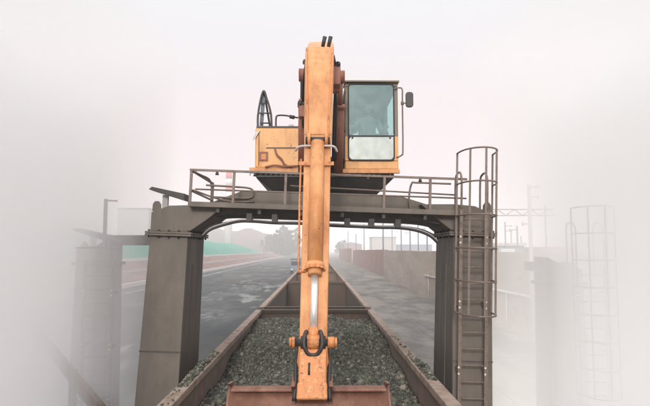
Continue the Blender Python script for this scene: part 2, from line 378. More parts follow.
def gz(x, y):
    """height of the stone load"""
    u = (x-TX)/1.45
    z = 2.84+.27*np.clip((y-7)/8, 0, 1)+.05*np.abs(u)**2
    z = z+.05*np.sin(x*2.3+y*.9)+.045*np.sin(y*1.7-x*1.1)+.03*np.sin(x*5.1+y*3.3)
    z = z-.25*np.exp(-((y-6.0)**2)/1.8)*np.exp(-(u**2)/.6)
    z = z+.10*np.exp(-((y-8.6)**2)/1.5)*np.exp(-((u+.3)**2)/.4)
    return z
N_ = 70000
xs = np.random.uniform(TX-1.48, TX+1.48, N_)
ys = 3.1+(15.45-3.1)*np.random.rand(N_)
size = np.random.lognormal(math.log(.016), .45, N_).clip(.008, .055)
pos = np.stack([xs, ys, gz(xs, ys)+np.random.uniform(-.02, .022, N_)], 1)
load = stones_mesh('crushed_stone', pos, size); tag(load, 'grey crushed stone heaped in the near wagon', 'stone', kind='stuff')
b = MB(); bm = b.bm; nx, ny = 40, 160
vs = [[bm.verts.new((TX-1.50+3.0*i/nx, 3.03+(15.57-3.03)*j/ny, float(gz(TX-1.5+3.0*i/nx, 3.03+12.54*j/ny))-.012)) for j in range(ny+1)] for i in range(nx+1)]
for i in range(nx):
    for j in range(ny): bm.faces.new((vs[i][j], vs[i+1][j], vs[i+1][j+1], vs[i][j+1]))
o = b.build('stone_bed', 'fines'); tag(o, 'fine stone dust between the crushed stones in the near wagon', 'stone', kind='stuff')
def spill(xc, y0, y1, n, wd=.034):
    y = np.random.uniform(y0, y1, n); x = xc+np.random.normal(0, wd, n).clip(-1.1*wd*1.2, 1.1*wd*1.2)
    s = np.random.lognormal(math.log(.013), .4, n).clip(.007, .028)
    z = RIM+s*.45+np.random.rand(n)**2*.05*np.clip(1-np.abs(y-(y0+y1)/2)/((y1-y0)/2), 0, 1)
    return np.stack([x, y, z], 1), s
pA, sA = spill(TX-HW+.05, 6.9, 9.2, 620); pB, sB = spill(TX+HW-.05, 7.2, 8.7, 300); pC, sC = spill(TX-HW+.05, 5.8, 7.1, 25); pD, sD = spill(TX+HW-.05, 8.8, 11, 25)
# spill rests against the inner walls too
o = stones_mesh('spilled_stone', np.concatenate([pA, pB, pC, pD]), np.concatenate([sA, sB, sC, sD])); tag(o, 'loose stones spilled along both top rims of the near wagon', 'stone', kind='stuff')

# ------------------------------------------------------------------ gantry
GL = Vector((TX, 10.0, 5.75)); GR = 1.9
Rg = Matrix.Rotation(R(GR), 3, 'Y'); Rgi = Rg.inverted()
def G(px, py, Y):
    return GL+Rgi @ (P(px, py, Y)-GL)
gan = thing('steel_gantry', 'grey-brown steel portal gantry with railed deck straddling the wagons and carrying the excavator', 'gantry', GL)
gan.rotation_euler = (0, R(GR), 0)
GF, GB = 9.5, 10.85       # front and back of the legs
def leg(s):
    """s=-1 left, 1 right ; legs widen downward"""
    if s < 0: xi = G(188, 235, GF).x; xo = G(150, 235, GF).x
    else: xi = G(453, 235, GF).x; xo = G(492, 235, GF).x
    zf = G(188 if s < 0 else 480, 235, GF).z
    b = MB(); k = -s
    xo2, xi2 = xo+(s*.10 if s < 0 else 0), xi+s*.0
    b.hexa([(xo2, GF-.22, -.02), (xi2, GF-.22, -.02), (xi2, GB+.12, -.02), (xo2, GB+.12, -.02)], [(xo, GF, zf-.03), (xi, GF, zf-.03), (xi, GB, zf-.03), (xo, GB, zf-.03)])
    l = b.build('leg', 'gantry', gan, .012)
    b = MB(); e = .07
    x0, x1 = sorted((xo+s*e, xi-s*e)); b.box(x0, x1, GF-e, GB+e, zf-.028, zf+.005); b.box(x0, x1, GF-e, GB+e, zf+.010, zf+.043); b.build('flange', 'gantry', l, .006)
    for i in range(5):
        b = MB(); x = x0+.06+(x1-x0-.12)*i/4
        b.cyl((x, GF-.035, zf-.06), (x, GF-.035, zf+.075), .018, n=6); b.build('bolt', 'black', l)
    for i in range(6):
        b = MB(); y = GF+.05+(GB-GF-.1)*i/5; X = xi-s*.035
        b.cyl((X, y, zf-.06), (X, y, zf+.075), .018, n=6); b.build('bolt', 'black', l)
    for zz in (1.6, 3.25):
        t_ = zz/zf; b = MB(); xa = xo2+(xo-xo2)*t_; ya = GF-.22+.22*t_; b.box(min(xa, xi)-.004, max(xa, xi)+.004, ya-.012, ya+.02, zz, zz+.018); b.build('weld_seam', 'gantry_dark', l)
    # recessed inspection panel lines on the inner face
    b = MB(); xa, xb = sorted((xi2-s*.012, xi-s*.0+s*.05)); b.box(min(xi-s*.01, xi+s*.04), max(xi-s*.01, xi+s*.04), GF+.45, GF+.85, 2.2, zf-.5); b.build('inner_panel', 'gantry', l)
    # head above the flange with sloping shoulder and lifting eye
    b = MB(); z0 = zf+.045
    zt = G(188 if s < 0 else 480, 205, GF).z
    ztop = [(xo, z0), (xi-s*.0, z0), (xi-s*.30, z0+.22), (xi-s*.55, zt-.02), (xi, zt), (xo+(xi-xo)*.45, zt-.02), (xo+(xi-xo)*.16, zt-.10), (xo, zt-.14)]
    ztop = [(x_, z_) for x_, z_ in ztop]
    b.prism_y([ztop[i] for i in (0, 1, 2, 3, 4, 5, 6, 7)], GF, GB)
    h = b.build('leg_head', 'gantry', gan, .008)
    b = MB(); ex = xo+(xi-xo)*.12
    b.prism_y([(ex-.07, zt-.12), (ex-.065, zt+.0), (ex-.03, zt+.05), (ex+.03, zt+.05), (ex+.065, zt+.0), (ex+.07, zt-.12)], GF+.02, GF+.06); b.build('lifting_eye', 'gantry', h)
    return xi, xo, zf, zt
LXI, LXO, LZF, LZT = leg(-1); RXI, RXO, RZF, RZT = leg(1)
# deck
zd = (G(190, 199, 9.3).z+G(466, 213, 9.3).z)/2
xl = G(188, 200, 9.3).x; xr = G(467, 212, 9.3).x
b = MB(); b.box(xl, xr, 9.30, 9.36, zd-.085, zd); b.box(xl, xr, 11.3, 11.36, zd-.085, zd); b.box(xl, xl+.06, 9.362, 11.298, zd-.085, zd); b.box(xr-.06, xr, 9.362, 11.298, zd-.085, zd)
b.build('deck_edge', 'gantry', gan, .006)
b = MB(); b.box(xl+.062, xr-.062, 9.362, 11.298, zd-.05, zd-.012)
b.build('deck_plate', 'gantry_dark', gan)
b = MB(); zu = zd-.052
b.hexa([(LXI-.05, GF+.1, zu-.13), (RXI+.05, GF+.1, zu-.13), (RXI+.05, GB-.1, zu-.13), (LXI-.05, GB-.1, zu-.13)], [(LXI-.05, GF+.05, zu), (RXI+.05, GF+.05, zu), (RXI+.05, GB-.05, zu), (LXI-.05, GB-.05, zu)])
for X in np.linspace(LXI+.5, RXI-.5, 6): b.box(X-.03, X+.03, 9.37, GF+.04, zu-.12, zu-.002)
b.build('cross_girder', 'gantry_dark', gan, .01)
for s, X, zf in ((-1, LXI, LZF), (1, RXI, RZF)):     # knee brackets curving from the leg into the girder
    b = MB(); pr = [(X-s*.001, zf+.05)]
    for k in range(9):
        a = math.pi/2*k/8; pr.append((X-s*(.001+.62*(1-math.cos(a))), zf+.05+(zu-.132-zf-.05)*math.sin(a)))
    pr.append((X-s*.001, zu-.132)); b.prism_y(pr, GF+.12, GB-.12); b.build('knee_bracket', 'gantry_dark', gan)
# raised plinth on the deck
b = MB()
pl = [G(208, 197, 9.9).x, G(242, 190, 9.9).x, G(402, 196, 9.9).x, G(452, 200, 9.9).x]; zp = zd+.24
b.prism_y([(pl[0], zd-.008), (pl[1], zp), (pl[2], zp), (pl[3], zd-.008)], 9.75, 11.2); b.build('plinth', 'gantry', gan, .01)
# handrail
def P3(x, z, y=9.33): return (x, y, z)
zr = zd+.53; zr2 = zd+.19; zr3 = zd+.30
b = MB()
for px in (190, 233, 285, 384, 430):
    x = G(px, 200, 9.33).x; b.beam(P3(x, zd-.02), P3(x, zr), .04, .04, (0, 1, 0))
b.beam(P3(xl, zr), P3(xr, zr), .045, .035); b.tube([P3(xl+.1, zr2+.02, 9.35), P3(xr, zr2+.02, 9.35)], .014)
b.beam((xl+.02, 9.33, zr-.002), (xl+.02, 11.3, zr-.002), .04, .03); b.beam((xl+.02, 11.3, zd-.02), (xl+.02, 11.3, zr-.02), .04, .04, (0, 1, 0)); b.beam((xl+.02, 9.36, zr2), (xl+.02, 11.3, zr2), .03, .03)
b.build('front_handrail', 'rail', gan)
b = MB()      # bent inner hand rails
x0 = G(192, 200, 9.4).x
b.tube(arc([(x0, 9.38, zr-.03), (x0+.10, 9.5, zr-.06), (x0+.22, 9.8, zr-.14), (x0+.24, 9.82, zd+.0)], 4), .017)
b.tube(arc([(x0+.20, 9.5, zd+.30), (x0+.6, 9.6, zd+.30), (x0+.92, 9.7, zd+.29), (x0+.98, 9.72, zd+.2), (x0+.88, 9.72, zd+.12), (x0+.3, 9.6, zd+.11)], 5), .017)
b.tube(arc([(x0, 9.4, zd+.2), (x0+.5, 9.62, zd+.06), (x0+1.0, 9.72, zd+.06)], 5), .015)
for px in (387,): 
    x = G(px, 200, 9.6).x; b.tube(arc([(x+.42, 9.62, zd), (x+.38, 9.62, zd+.2), (x+.42, 9.62, zd+.46), (x+.52, 9.62, zd+.48), (x+1.1, 9.62, zd+.48)], 5), .017)
b.tube([(G(290, 190, 9.7).x, 9.7, zd+.36), (G(455, 190, 9.7).x, 9.7, zd+.30)], .014)
b.build('inner_handrail', 'rail', gan)
b = MB()      # small lamps hung on the rail
for px in (217, 255, 368, 420):
    x = G(px, 180, 9.33).x; b = MB(); b.cyl((x, 9.31, zr-.02), (x, 9.31, zr-.075), .018, .032, 10); b.build('rail_lamp', 'black', gan)
# cable loom under girder
def loom(dz, dy, r, pts):
    b = MB(); b.tube(arc([(G(px, py, GF+.15+dy).x, GF+.02+dy, G(px, py, GF+.15+dy).z+dz) for px, py in pts], 6), r); return b
cab_l = [(204, 237), (212, 230), (225, 225.5), (240, 222), (255, 222), (275, 223.5), (300, 224), (330, 226), (352, 227), (376, 228), (398, 228.5), (415, 231), (428, 236), (436, 243)]
cab_2 = [(204, 232), (214, 226), (228, 223), (245, 221), (275, 222.5), (320, 224), (352, 225.5), (376, 226.5), (400, 227), (420, 230), (436, 237)]
loom(0, 0, .022, cab_l).build('cable', 'rubber', gan); loom(0, .12, .016, cab_2).build('cable', 'rubber', gan)
b = loom(.0, .06, .012, [(p_[0], p_[1]-1.6) for p_ in cab_l]); b.build('conduit', 'pale', gan)
b = MB()
for px, py in ((250, 219.5), (275, 220.5), (347, 224.5), (371, 225), (397, 225.5)):
    c = G(px, py, GF+.1); b = MB(); b.box(c.x-.045, c.x+.045, GF-.03, GF+.2, c.z-.04, c.z+.10); b.build('cable_clamp', 'black', gan)
# plank arm sticking out at left and its stay
b = MB(); a = G(152, 190.5, 10.2); c = G(187, 197.5, 10.2)
b.hexa([(a.x, 10.0, a.z), (a.x, 10.5, a.z), (a.x+.05, 10.5, a.z+.05), (a.x+.05, 10.0, a.z+.05)], [(c.x, 10.0, c.z-.07), (c.x, 10.5, c.z-.07), (c.x, 10.5, c.z+.05), (c.x, 10.0, c.z+.05)])
b.build('splash_plate', 'gantry_dark', gan)
b = MB(); c = G(166, 194, 10.2); b.beam((c.x, 10.2, LZT-.12), (c.x, 10.2, c.z-.02), .1, .06, (0, 1, 0)); b.build('stay', 'pale', gan)
# ladder in front of the right leg
def ladder(T, parent, X0, X1, Yf, ztop, zbot, zplat, cage_bot, step=.262, mrail='rail'):
    b = MB()
    for X in (X0, X1): b.beam((X, Yf, zbot), (X, Yf, zplat+.02), .055, .03, (0, 1, 0))
    z = zbot+.2
    while z < zplat:
        b.cyl((X0, Yf, z), (X1, Yf, z), .014, n=8); z += step
    for X in (X0, X1): b.tube(arc([(X, Yf, zplat), (X, Yf, ztop-.25), (X, Yf+.02, ztop-.12), (X, Yf+.12, ztop-.02), (X, Yf+.3, ztop-.02), (X, Yf+.42, ztop-.12), (X, Yf+.42, zplat)], 4), .018)
    for X in (X0, X1):
        for zz in np.arange(zbot+.9, zplat-.1, 1.05): b.beam((X, Yf, zz), (X, Yf+.22, zz), .05, .06)
    l = b.build('ladder', mrail, parent)
    b = MB()
    for X in (X0, X1):
        for zz in np.arange(zbot+.9, zplat-.1, 1.05):
            b = MB(); b.cyl((X-.015, Yf-.03, zz-.05), (X-.015, Yf-.005, zz-.05), .016, n=8); b.build('bolt', 'white', l); b = MB(); b.cyl((X-.015, Yf-.03, zz+.05), (X-.015, Yf-.005, zz+.05), .016, n=8); b.build('bolt', 'white', l)
    b = MB(); cx = (X0+X1)/2; rad = (X1-X0)/2+.08
    def cp(a, z): return (cx+rad*math.sin(a), Yf-.02-.62*max(0, math.cos(a))**.8 if abs(a) < math.pi/2 else Yf, z)
    angs = np.linspace(-math.pi/2, math.pi/2, 13)
    zz = ztop+.28
    levels = np.arange(ztop+.28, cage_bot-.05, -.52)
    for z in levels: b.tube([cp(a, z) for a in angs], .014)
    for a in np.linspace(-math.pi/2, math.pi/2, 5): b.beam(cp(a, levels[-1]), cp(a, ztop+.28), .032, .008, (0, 1, 0))
    b.build('safety_cage', mrail, l)
    return l
YL = 9.22
lx0 = G(461, 240, YL).x; lx1 = G(487, 240, YL).x
ladder(None, gan, lx0, lx1, YL, G(475, 160, YL).z-.18, .15, zd, G(475, 335, YL).z)

# ------------------------------------------------------------------ ghost copies of the gantry legs, added as solid towers at both sides
def ghost_leg_copy(label, pxa, pxb, Y, ytop, lad, side, plank):
    a = P(pxa, ytop, Y); c = P(pxb, ytop, Y); t = thing('ghost_gantry_leg', label, 'gantry', ((a.x+c.x)/2, Y+.5, 0), 'ghost copies of the gantry legs')
    b = MB(); b.hexa([(a.x-.05, Y-.1, -.03), (c.x+.03, Y-.1, -.03), (c.x+.03, Y+.8, -.03), (a.x-.05, Y+.8, -.03)], [(a.x, Y, a.z-.35), (c.x, Y, a.z-.35), (c.x, Y+.75, a.z-.35), (a.x, Y+.75, a.z-.35)])
    b.build('leg', 'gantry', t, .012)
    b = MB(); b.box(a.x-.06, c.x+.06, Y-.06, Y+.81, a.z-.348, a.z-.29); b.build('flange', 'gantry', t)
    b = MB(); hi = .22
    if side < 0: pr = [(a.x, a.z-.288), (c.x, a.z-.288), (c.x, a.z+hi), (a.x+.4, a.z+.04), (a.x+.1, a.z+.02), (a.x, a.z-.04)]
    else: pr = [(a.x, a.z-.288), (c.x, a.z-.288), (c.x, a.z-.04), (c.x-.1, a.z+.02), (c.x-.4, a.z+.04), (a.x, a.z+hi)]
    b.prism_y(pr, Y+.02, Y+.74); b.build('leg_head', 'gantry', t)
    b = MB(); ex = a.x+.12 if side < 0 else c.x-.12
    b.prism_y([(ex-.07, a.z-.02), (ex-.06, a.z+.08), (ex, a.z+.13), (ex+.06, a.z+.08), (ex+.07, a.z-.02)], Y+.1, Y+.15); b.build('lifting_eye', 'gantry', t)
    d0, d1 = plank['deck']; A = P(d0, plank['dy'], Y); C = P(d1, plank['dy'], Y); xx = sorted((A.x, C.x))
    b = MB(); b.box(xx[0], xx[1], Y+.1, Y+1.4, A.z-.2, A.z); b.build('deck_plate', 'gantry', t)
    if 'arm' in plank:
        p0, q0, p1, q1 = plank['arm']; A1 = P(p0, q0, Y); C1 = P(p1, q1, Y)
        b = MB(); b.hexa([(A1.x, Y+.2, A1.z), (A1.x, Y+.7, A1.z), (A1.x+.05, Y+.7, A1.z+.05), (A1.x+.05, Y+.2, A1.z+.05)], [(C1.x, Y+.2, C1.z-.08), (C1.x, Y+.7, C1.z-.08), (C1.x, Y+.7, C1.z+.05), (C1.x, Y+.2, C1.z+.05)]); b.build('splash_plate', 'gantry_dark', t)
        s_ = P((p0+p1)/2-1, q0+5, Y); b = MB(); b.beam((s_.x, Y+.45, a.z+.0), (s_.x, Y+.45, s_.z), .1, .06, (0, 1, 0)); b.build('stay', 'pale', t)
    if 'post' in plank:
        p0, q0, q1 = plank['post']; A1 = P(p0, q0, Y); C1 = P(p0, q1, Y)
        b = MB(); b.beam((A1.x, Y, C1.z), (A1.x, Y, A1.z), .06, .06, (0, 1, 0)); b.beam((A1.x, Y, A1.z-.03), (A1.x+.2, Y+.1, A1.z-.03), .03, .03); b.beam((A1.x, Y, A1.z-.75), (A1.x+.35, Y+.15, A1.z-.9), .06, .05); b.build('rail_post', 'rail', t)
    la, lb, lt, lplat, lbot, cage = lad
    X0 = P(la, 300, Y-.3).x; X1 = P(lb, 300, Y-.3).x
    ladder(None, t, X0, X1, Y-.3, P(la, lt, Y-.3).z, .1, P(la, lplat, Y-.3).z, P(la, lbot, Y-.3).z)
    return t
ghost_leg_copy('ghost copy of the gantry leg with tilted plate on top, in added fog at far left', 76, 110, 11.6, 248, (84, 112, 262, 262, 262, 0), -1, dict(deck=(106, 147), dy=235, arm=(68, 230, 104, 237.5), post=(106, 199, 262)))
ghost_leg_copy('ghost copy of the gantry leg with caged ladder, in added fog at far right', 548, 583, 11.6, 268, (578, 606, 222, 268, 400, 0), 1, dict(deck=(549, 580), dy=263))

# ------------------------------------------------------------------ excavator
EY = 10.2
EL = Vector((0.0, 11.4, zd+CAMZ*0+.26))
exc = thing('excavator', 'orange material-handling excavator on the gantry deck reaching down into the stone wagon', 'excavator', EL)
def X_(px, Y=EY): return P(px, 150, Y).x
def Z_(py, Y=EY): return P(320, py, Y).z
zb = Z_(172)           # underside of house
zpl = zp+.02
# undercarriage / pedestal, tapered dark frame
b = MB(); x0, x1 = X_(256), X_(394); xa, xb = X_(290), X_(362)
b.hexa([(X_(279), 10.45, zpl), (X_(376), 10.45, zpl), (X_(376), 12.2, zpl), (X_(279), 12.2, zpl)], [(x0, 10.25, zb-.1), (x1, 10.25, zb-.1), (x1, 12.9, zb-.1), (x0, 12.9, zb-.1)])
b.box(x0, x1, 10.22, 13.0, zb-.098, zb-.02); b.build('revolving_frame', 'black', exc, .01)
b = MB(); b.cyl((0, 11.4, zpl-.12), (0, 11.4, zpl+.02), 1.15, n=40); b.build('turntable', 'gantry_dark', exc)
b = MB()
for i in range(9):
    for s in (-1, 1):
        px = 320+s*(24+5.0*i) if i < 8 else 320+s*70
        x = X_(px); b = MB(); b.cyl((x, 10.20, Z_(174.5)), (x, 10.26, Z_(174.5)), .014, n=6); b.build('bolt', 'pale', exc)
# front skirts, orange
b = MB(); b.box(X_(250), X_(303), 10.12, 10.20, zb-.03, zb+.07); b.build('front_skirt', 'orange', exc, .008)
b = MB(); b.box(X_(338), X_(399), 10.12, 10.20, zb-.03, zb+.045); b.build('front_skirt', 'orange', exc, .008)
# left side body (tank and toolbox)
b = MB(); zt = Z_(128); zbb = zb+.072
b.box(X_(255), X_(300), 10.2, 12.3, zbb, zt); side = b.build('side_box', 'yellow', exc, .03, 3)
b = MB(); yy = 10.188
b.box(X_(266), X_(297), yy, yy+.008, Z_(148.5), Z_(147.5)); b.box(X_(258.5), X_(259.2), yy, yy+.008, Z_(166), Z_(131)); b.build('door_seam', 'black', side)
b = MB(); c0, c1, d0, d1 = X_(259.5), X_(268), Z_(161), Z_(152)
b.box(c0, c1, yy-.01, yy+.009, d0, d0+.03); b.box(c0, c1, yy-.01, yy+.009, d1-.03, d1); b.box(c0, c0+.03, yy-.01, yy+.009, d0+.031, d1-.031); b.box(c1-.03, c1, yy-.01, yy+.009, d0+.031, d1-.031); b.build('socket_frame', 'redrod', side)
b = MB(); b.box(c0+.031, c1-.031, yy-.002, yy+.009, d0+.031, d1-.031); b.build('socket_plate', 'orange_worn', side)
b = MB(); b.tube(arc([(X_(275), 10.16, Z_(149)), (X_(277), 10.14, Z_(155)), (X_(282), 10.13, Z_(160)), (X_(285), 10.12, Z_(165)), (X_(292), 10.12, Z_(168.5))], 5), .018); b.build('hose', 'redrod', side)
b = MB(); b.tube(arc([(X_(266), 10.1, Z_(168)), (X_(275), 10.08, Z_(166.5)), (X_(286), 10.08, Z_(167.5)), (X_(303), 10.1, Z_(166.5))], 5), .02); b.build('hose', 'redrod', exc)
b = MB(); b.box(X_(256), X_(300), 10.22, 12.28, zt+.002, zt+.04); b.build('top_tread', 'black', exc)
b = MB(); b.cyl((X_(290), 10.5, zt), (X_(290), 10.5, zt+.12), .05); b.build('filler_cap', 'pale', exc)
# handrail and guard left
b = MB()
b.tube(arc([(X_(258), 10.3, zt-.2), (X_(257), 10.3, zt+.25), (X_(262), 10.3, Z_(90)), (X_(266), 10.3, Z_(98)), (X_(270), 10.3, Z_(112)), (X_(271), 10.3, zt+.04)], 6), .02)
b.tube(arc([(X_(262), 10.3, Z_(90)), (X_(264), 10.6, Z_(100)), (X_(268), 10.9, zt)], 5), .02)
b.tube([(X_(257.5), 10.3, Z_(112)), (X_(269.5), 10.3, Z_(112))], .014); b.tube([(X_(258.5), 10.3, Z_(102)), (X_(267), 10.3, Z_(102))], .014); b.tube([(X_(260), 10.3, Z_(122)), (X_(270), 10.3, Z_(122))], .014)
b.build('access_guard', 'gantry_dark', exc)
b = MB(); b.hexa([(X_(258.5), 10.33, Z_(124)), (X_(262), 10.36, Z_(124)), (X_(262), 10.38, Z_(124)), (X_(258.5), 10.35, Z_(124))], [(X_(260.5), 10.33, Z_(92)), (X_(264), 10.36, Z_(96)), (X_(264), 10.38, Z_(96)), (X_(260.5), 10.35, Z_(92))]); b.build('mirror_plate', 'bluegrey', exc)
b = MB(); b.tube(arc([(X_(275), 10.4, zt), (X_(275), 10.4, Z_(116)), (X_(277), 10.4, Z_(113)), (X_(285), 10.4, Z_(113)), (X_(296), 10.4, Z_(115)), (X_(302), 10.4, Z_(115))], 5), .016)
b.cyl((X_(289), 10.4, Z_(114)), (X_(294), 10.4, Z_(115)), .035); b.build('grab_rail', 'black', exc)
# rag tied at the corner
b = MB(); b.hexa([(X_(256), 10.15, Z_(132)), (X_(260), 10.17, Z_(131)), (X_(260), 10.19, Z_(131)), (X_(256), 10.17, Z_(132))], [(X_(253), 10.12, Z_(141)), (X_(254.5), 10.14, Z_(140)), (X_(254.5), 10.15, Z_(140)), (X_(253), 10.13, Z_(141))]); b.build('rag', 'white', exc)
# engine hood / counterweight behind
b = MB(); b.box(X_(262), X_(392), 12.35, 13.9, zb, Z_(140)); b.build('counterweight', 'orange', exc, .12, 4)
b = MB(); b.box(X_(301), X_(340), 10.9, 12.33, zb, Z_(150)); b.build('engine_hood', 'black', exc, .04)
# cab
cx0, cx1 = X_(345), X_(398); cz0, cz1 = zb+.047, Z_(82); cy0, cy1 = 10.15, 11.75
b = MB(); b.box(cx0, cx1, cy0, cy1, cz0, Z_(161)); cb = b.build('cab_base', 'yellow', exc, .02, 3)
b = MB()
q = .075
zlo = Z_(161)+.001
for x in (cx0, cx1-q):
    for y, tk in ((cy0, q), (cy1-q, q)): b.box(x, x+q, y, y+tk, zlo, cz1-.10)
b.box(cx0, cx1, cy0, cy1, cz1-.098, cz1-.02); b.box(cx0+.02, cx1-.02, cy0+.1, cy1-.1, cz1-.018, cz1+.01)
b.build('cab_frame', 'cabgrey', exc, .015)
b = MB(); b.box(cx0-.02, cx1+.02, cy0-.08, cy0+.35, cz1-.03, cz1-.0); b.build('sun_visor', 'cabgrey', exc, .006)
b = MB(); # lower orange surround beside the lower pane
b.box(cx0+.002, X_(348.5), cy0-.012, cy0-.002, zlo, Z_(137)); b.box(X_(393.5), cx1-.002, cy0-.012, cy0-.002, zlo, Z_(137)); b.build('cab_surround', 'yellow', exc)
def rrect(x0, x1, z0, z1, r, n=5):
    o = []
    for cx, cz, a0 in ((x1-r, z1-r, 0), (x0+r, z1-r, 90), (x0+r, z0+r, 180), (x1-r, z0+r, 270)):
        for k in range(n+1): a = R(a0+90*k/n); o.append((cx+r*math.cos(a), cz+r*math.sin(a)))
    return o
gx0, gx1 = X_(349), X_(393)
b = MB(); zmid = Z_(136.5)
b.prism_y(rrect(gx0, gx1, zmid, Z_(86), .05), cy0-.03, cy0-.022); b.build('windscreen', 'glass', exc)
b = MB(); b.prism_y(rrect(gx0, gx1, Z_(160), zmid-.012, .07), cy0-.03, cy0-.022); b.build('lower_window', 'glass_low', exc)
b = MB(); # rubber seal
o1 = rrect(gx0-.012, gx1+.012, Z_(160)-.012, Z_(86)+.012, .06); b.tube([(x, cy0-.03, z) for x, z in o1], .013, 6, True); b.beam((gx0, cy0-.035, zmid-.006), (gx1, cy0-.035, zmid-.006), .02, .03); b.build('window_seal', 'rubber', exc)
b = MB()
for x, z in ((gx0+.06, zmid-.04), (gx1-.06, zmid-.04)): b.cyl((x, cy0-.05, z), (x, cy0-.03, z), .018)
b.build('window_knob', 'black', exc)
b = MB(); b.box(cx0+q, cx1-q, cy1-.03, cy1-.02, zlo, Z_(121)); b.box(cx0+.002, cx0+.012, cy0+q, cy1-q, zlo, Z_(132)); b.box(cx0+q, cx0+q+.14, cy1-.03, cy1-.02, Z_(120.9), cz1-.1); b.box(cx1-q-.10, cx1-q, cy1-.03, cy1-.02, Z_(120.9), cz1-.1)
b.box(cx1-.012, cx1-.002, cy0+q, cy1-q, zlo, Z_(132)); b.box(cx0+q, cx1-q, cy1-.03, cy1-.02, Z_(107), cz1-.1)
b.build('cab_panel', 'cabinside', exc)
b = MB(); mx = (cx0+cx1)/2+.03
b.box(mx-.24, mx+.24, 10.95, 11.4, cz0+.56, cz0+.66); b.hexa([(mx-.2, 11.36, cz0+.64), (mx+.2, 11.36, cz0+.64), (mx+.2, 11.46, cz0+.64), (mx-.2, 11.46, cz0+.64)], [(mx-.17, 11.46, cz0+1.15), (mx+.17, 11.46, cz0+1.15), (mx+.17, 11.54, cz0+1.15), (mx-.17, 11.54, cz0+1.15)]); b.box(mx-.2, mx+.2, 11.0, 11.3, cz0+.12, cz0+.56); b.build('operator_seat', 'seatm', exc, .03)
b = MB()
for s in (-1, 1): b.box(mx+s*.36-.07, mx+s*.36+.07, 10.75, 11.3, cz0+.3, cz0+.62); b.tube([(mx+s*.36, 10.85, cz0+.6), (mx+s*.34, 10.78, cz0+.82)], .018)
b.build('control_console', 'cabinside', exc, .02)
b = MB(); b.tube(arc([(X_(393), cy0-.02, Z_(90)), (X_(399), cy0-.05, Z_(89)), (X_(402), cy0-.06, Z_(91)), (X_(402), cy0-.06, Z_(103)), (X_(402), cy0-.06, Z_(150)), (X_(400.5), cy0-.05, Z_(156)), (X_(396), cy0-.02, Z_(158))], 5), .014); b.tube([(X_(402), cy0-.06, Z_(104.5)), (X_(406.5), cy0-.08, Z_(104.5))], .012); b.cyl((X_(402), cy0-.06, Z_(106)), (X_(402), cy0-.06, Z_(103)), .028); mb_ = b.build('mirror_bracket', 'rail', exc)
b = MB(); b.prism_y(rrect(X_(405), X_(412.5), Z_(109), Z_(94), .05), cy0-.12, cy0-.07); b.build('mirror', 'black', mb_, .01)
b = MB(); b.tube(arc([(X_(345), cy0-.03, Z_(92)), (X_(343.5), cy0-.06, Z_(100)), (X_(343.5), cy0-.06, Z_(128)), (X_(345), cy0-.03, Z_(133))], 5), .012); b.build('grab_rail', 'black', exc)

# --- boom: curved box from the foot pin to the tip
def sweep_box(pts, ws, hs, name, m, parent, bev=.02):
    """pts in the YZ plane with x ; widths along x, heights along the normal"""
    pts = [Vector(p) for p in pts]; b = MB(); bm = b.bm; rings = []
    for i, p in enumerate(pts):
        d = (pts[min(i+1, len(pts)-1)]-pts[max(i-1, 0)]).normalized(); u = Vector((1, 0, 0)); v = u.cross(d).normalized()
        rings.append([bm.verts.new(p+u*ws[i]/2*a+v*hs[i]/2*c) for a, c in ((-1, -1), (1, -1), (1, 1), (-1, 1))])
    bm.faces.new(rings[0][::-1]); bm.faces.new(rings[-1])
    for i in range(len(rings)-1):
        for k in range(4): bm.faces.new((rings[i][k], rings[i][(k+1) % 4], rings[i+1][(k+1) % 4], rings[i+1][k]))
    return b.build(name, m, parent, bev, 3)
bf = P(320, 163, 10.7); b1 = P(320, 120, 10.5); b2 = P(320.5, 84, 9.9); b3 = P(321, 62, 9.2); bt = P(320.5, 62, 8.15)
bpts = arc([bf, b1, b2, b3, bt], 5); nb = len(bpts)
sweep_box(bpts, [.40]*nb, [.40+.32*math.sin(math.pi*min(1, (i/(nb-1))*1.0))+.0 for i in range(nb)], 'boom', 'orange', exc)
b = MB(); b.cyl((X_(296, 10.7), 10.7, bf.z), (X_(344, 10.7), 10.7, bf.z), .09); b.build('boom_foot_pin', 'black', exc)
b = MB()      # eyes and clevis on the boom sides
hy = 9.3
hl = P(303, 75, hy); hr = P(340.5, 77, hy)
b.cyl((hl.x-.07, hy, hl.z), (hl.x+.07, hy, hl.z), .11, n=20); b.cyl((hr.x-.07, hy, hr.z), (hr.x+.07, hy, hr.z), .11, n=20); b.cyl((hl.x, hy, hl.z), (hr.x, hy, hr.z), .06)
b.build('boom_cylinder_pin', 'redrod', exc)
for h_, pxf in ((hl, 302.5), (hr, 338.5)):
    foot = P(pxf, 172, 9.98); d = h_-foot
    b = MB(); b.cyl(foot, foot+d*.70, .078, n=20); b.cyl(foot+d*.68, foot+d*.72, .092, n=20); o = b.build('boom_cylinder', 'redrod', exc)
    b = MB(); b.cyl(foot+d*.72, h_, .045, n=16); b.build('rod', 'redrod' if pxf > 320 else 'black', o)
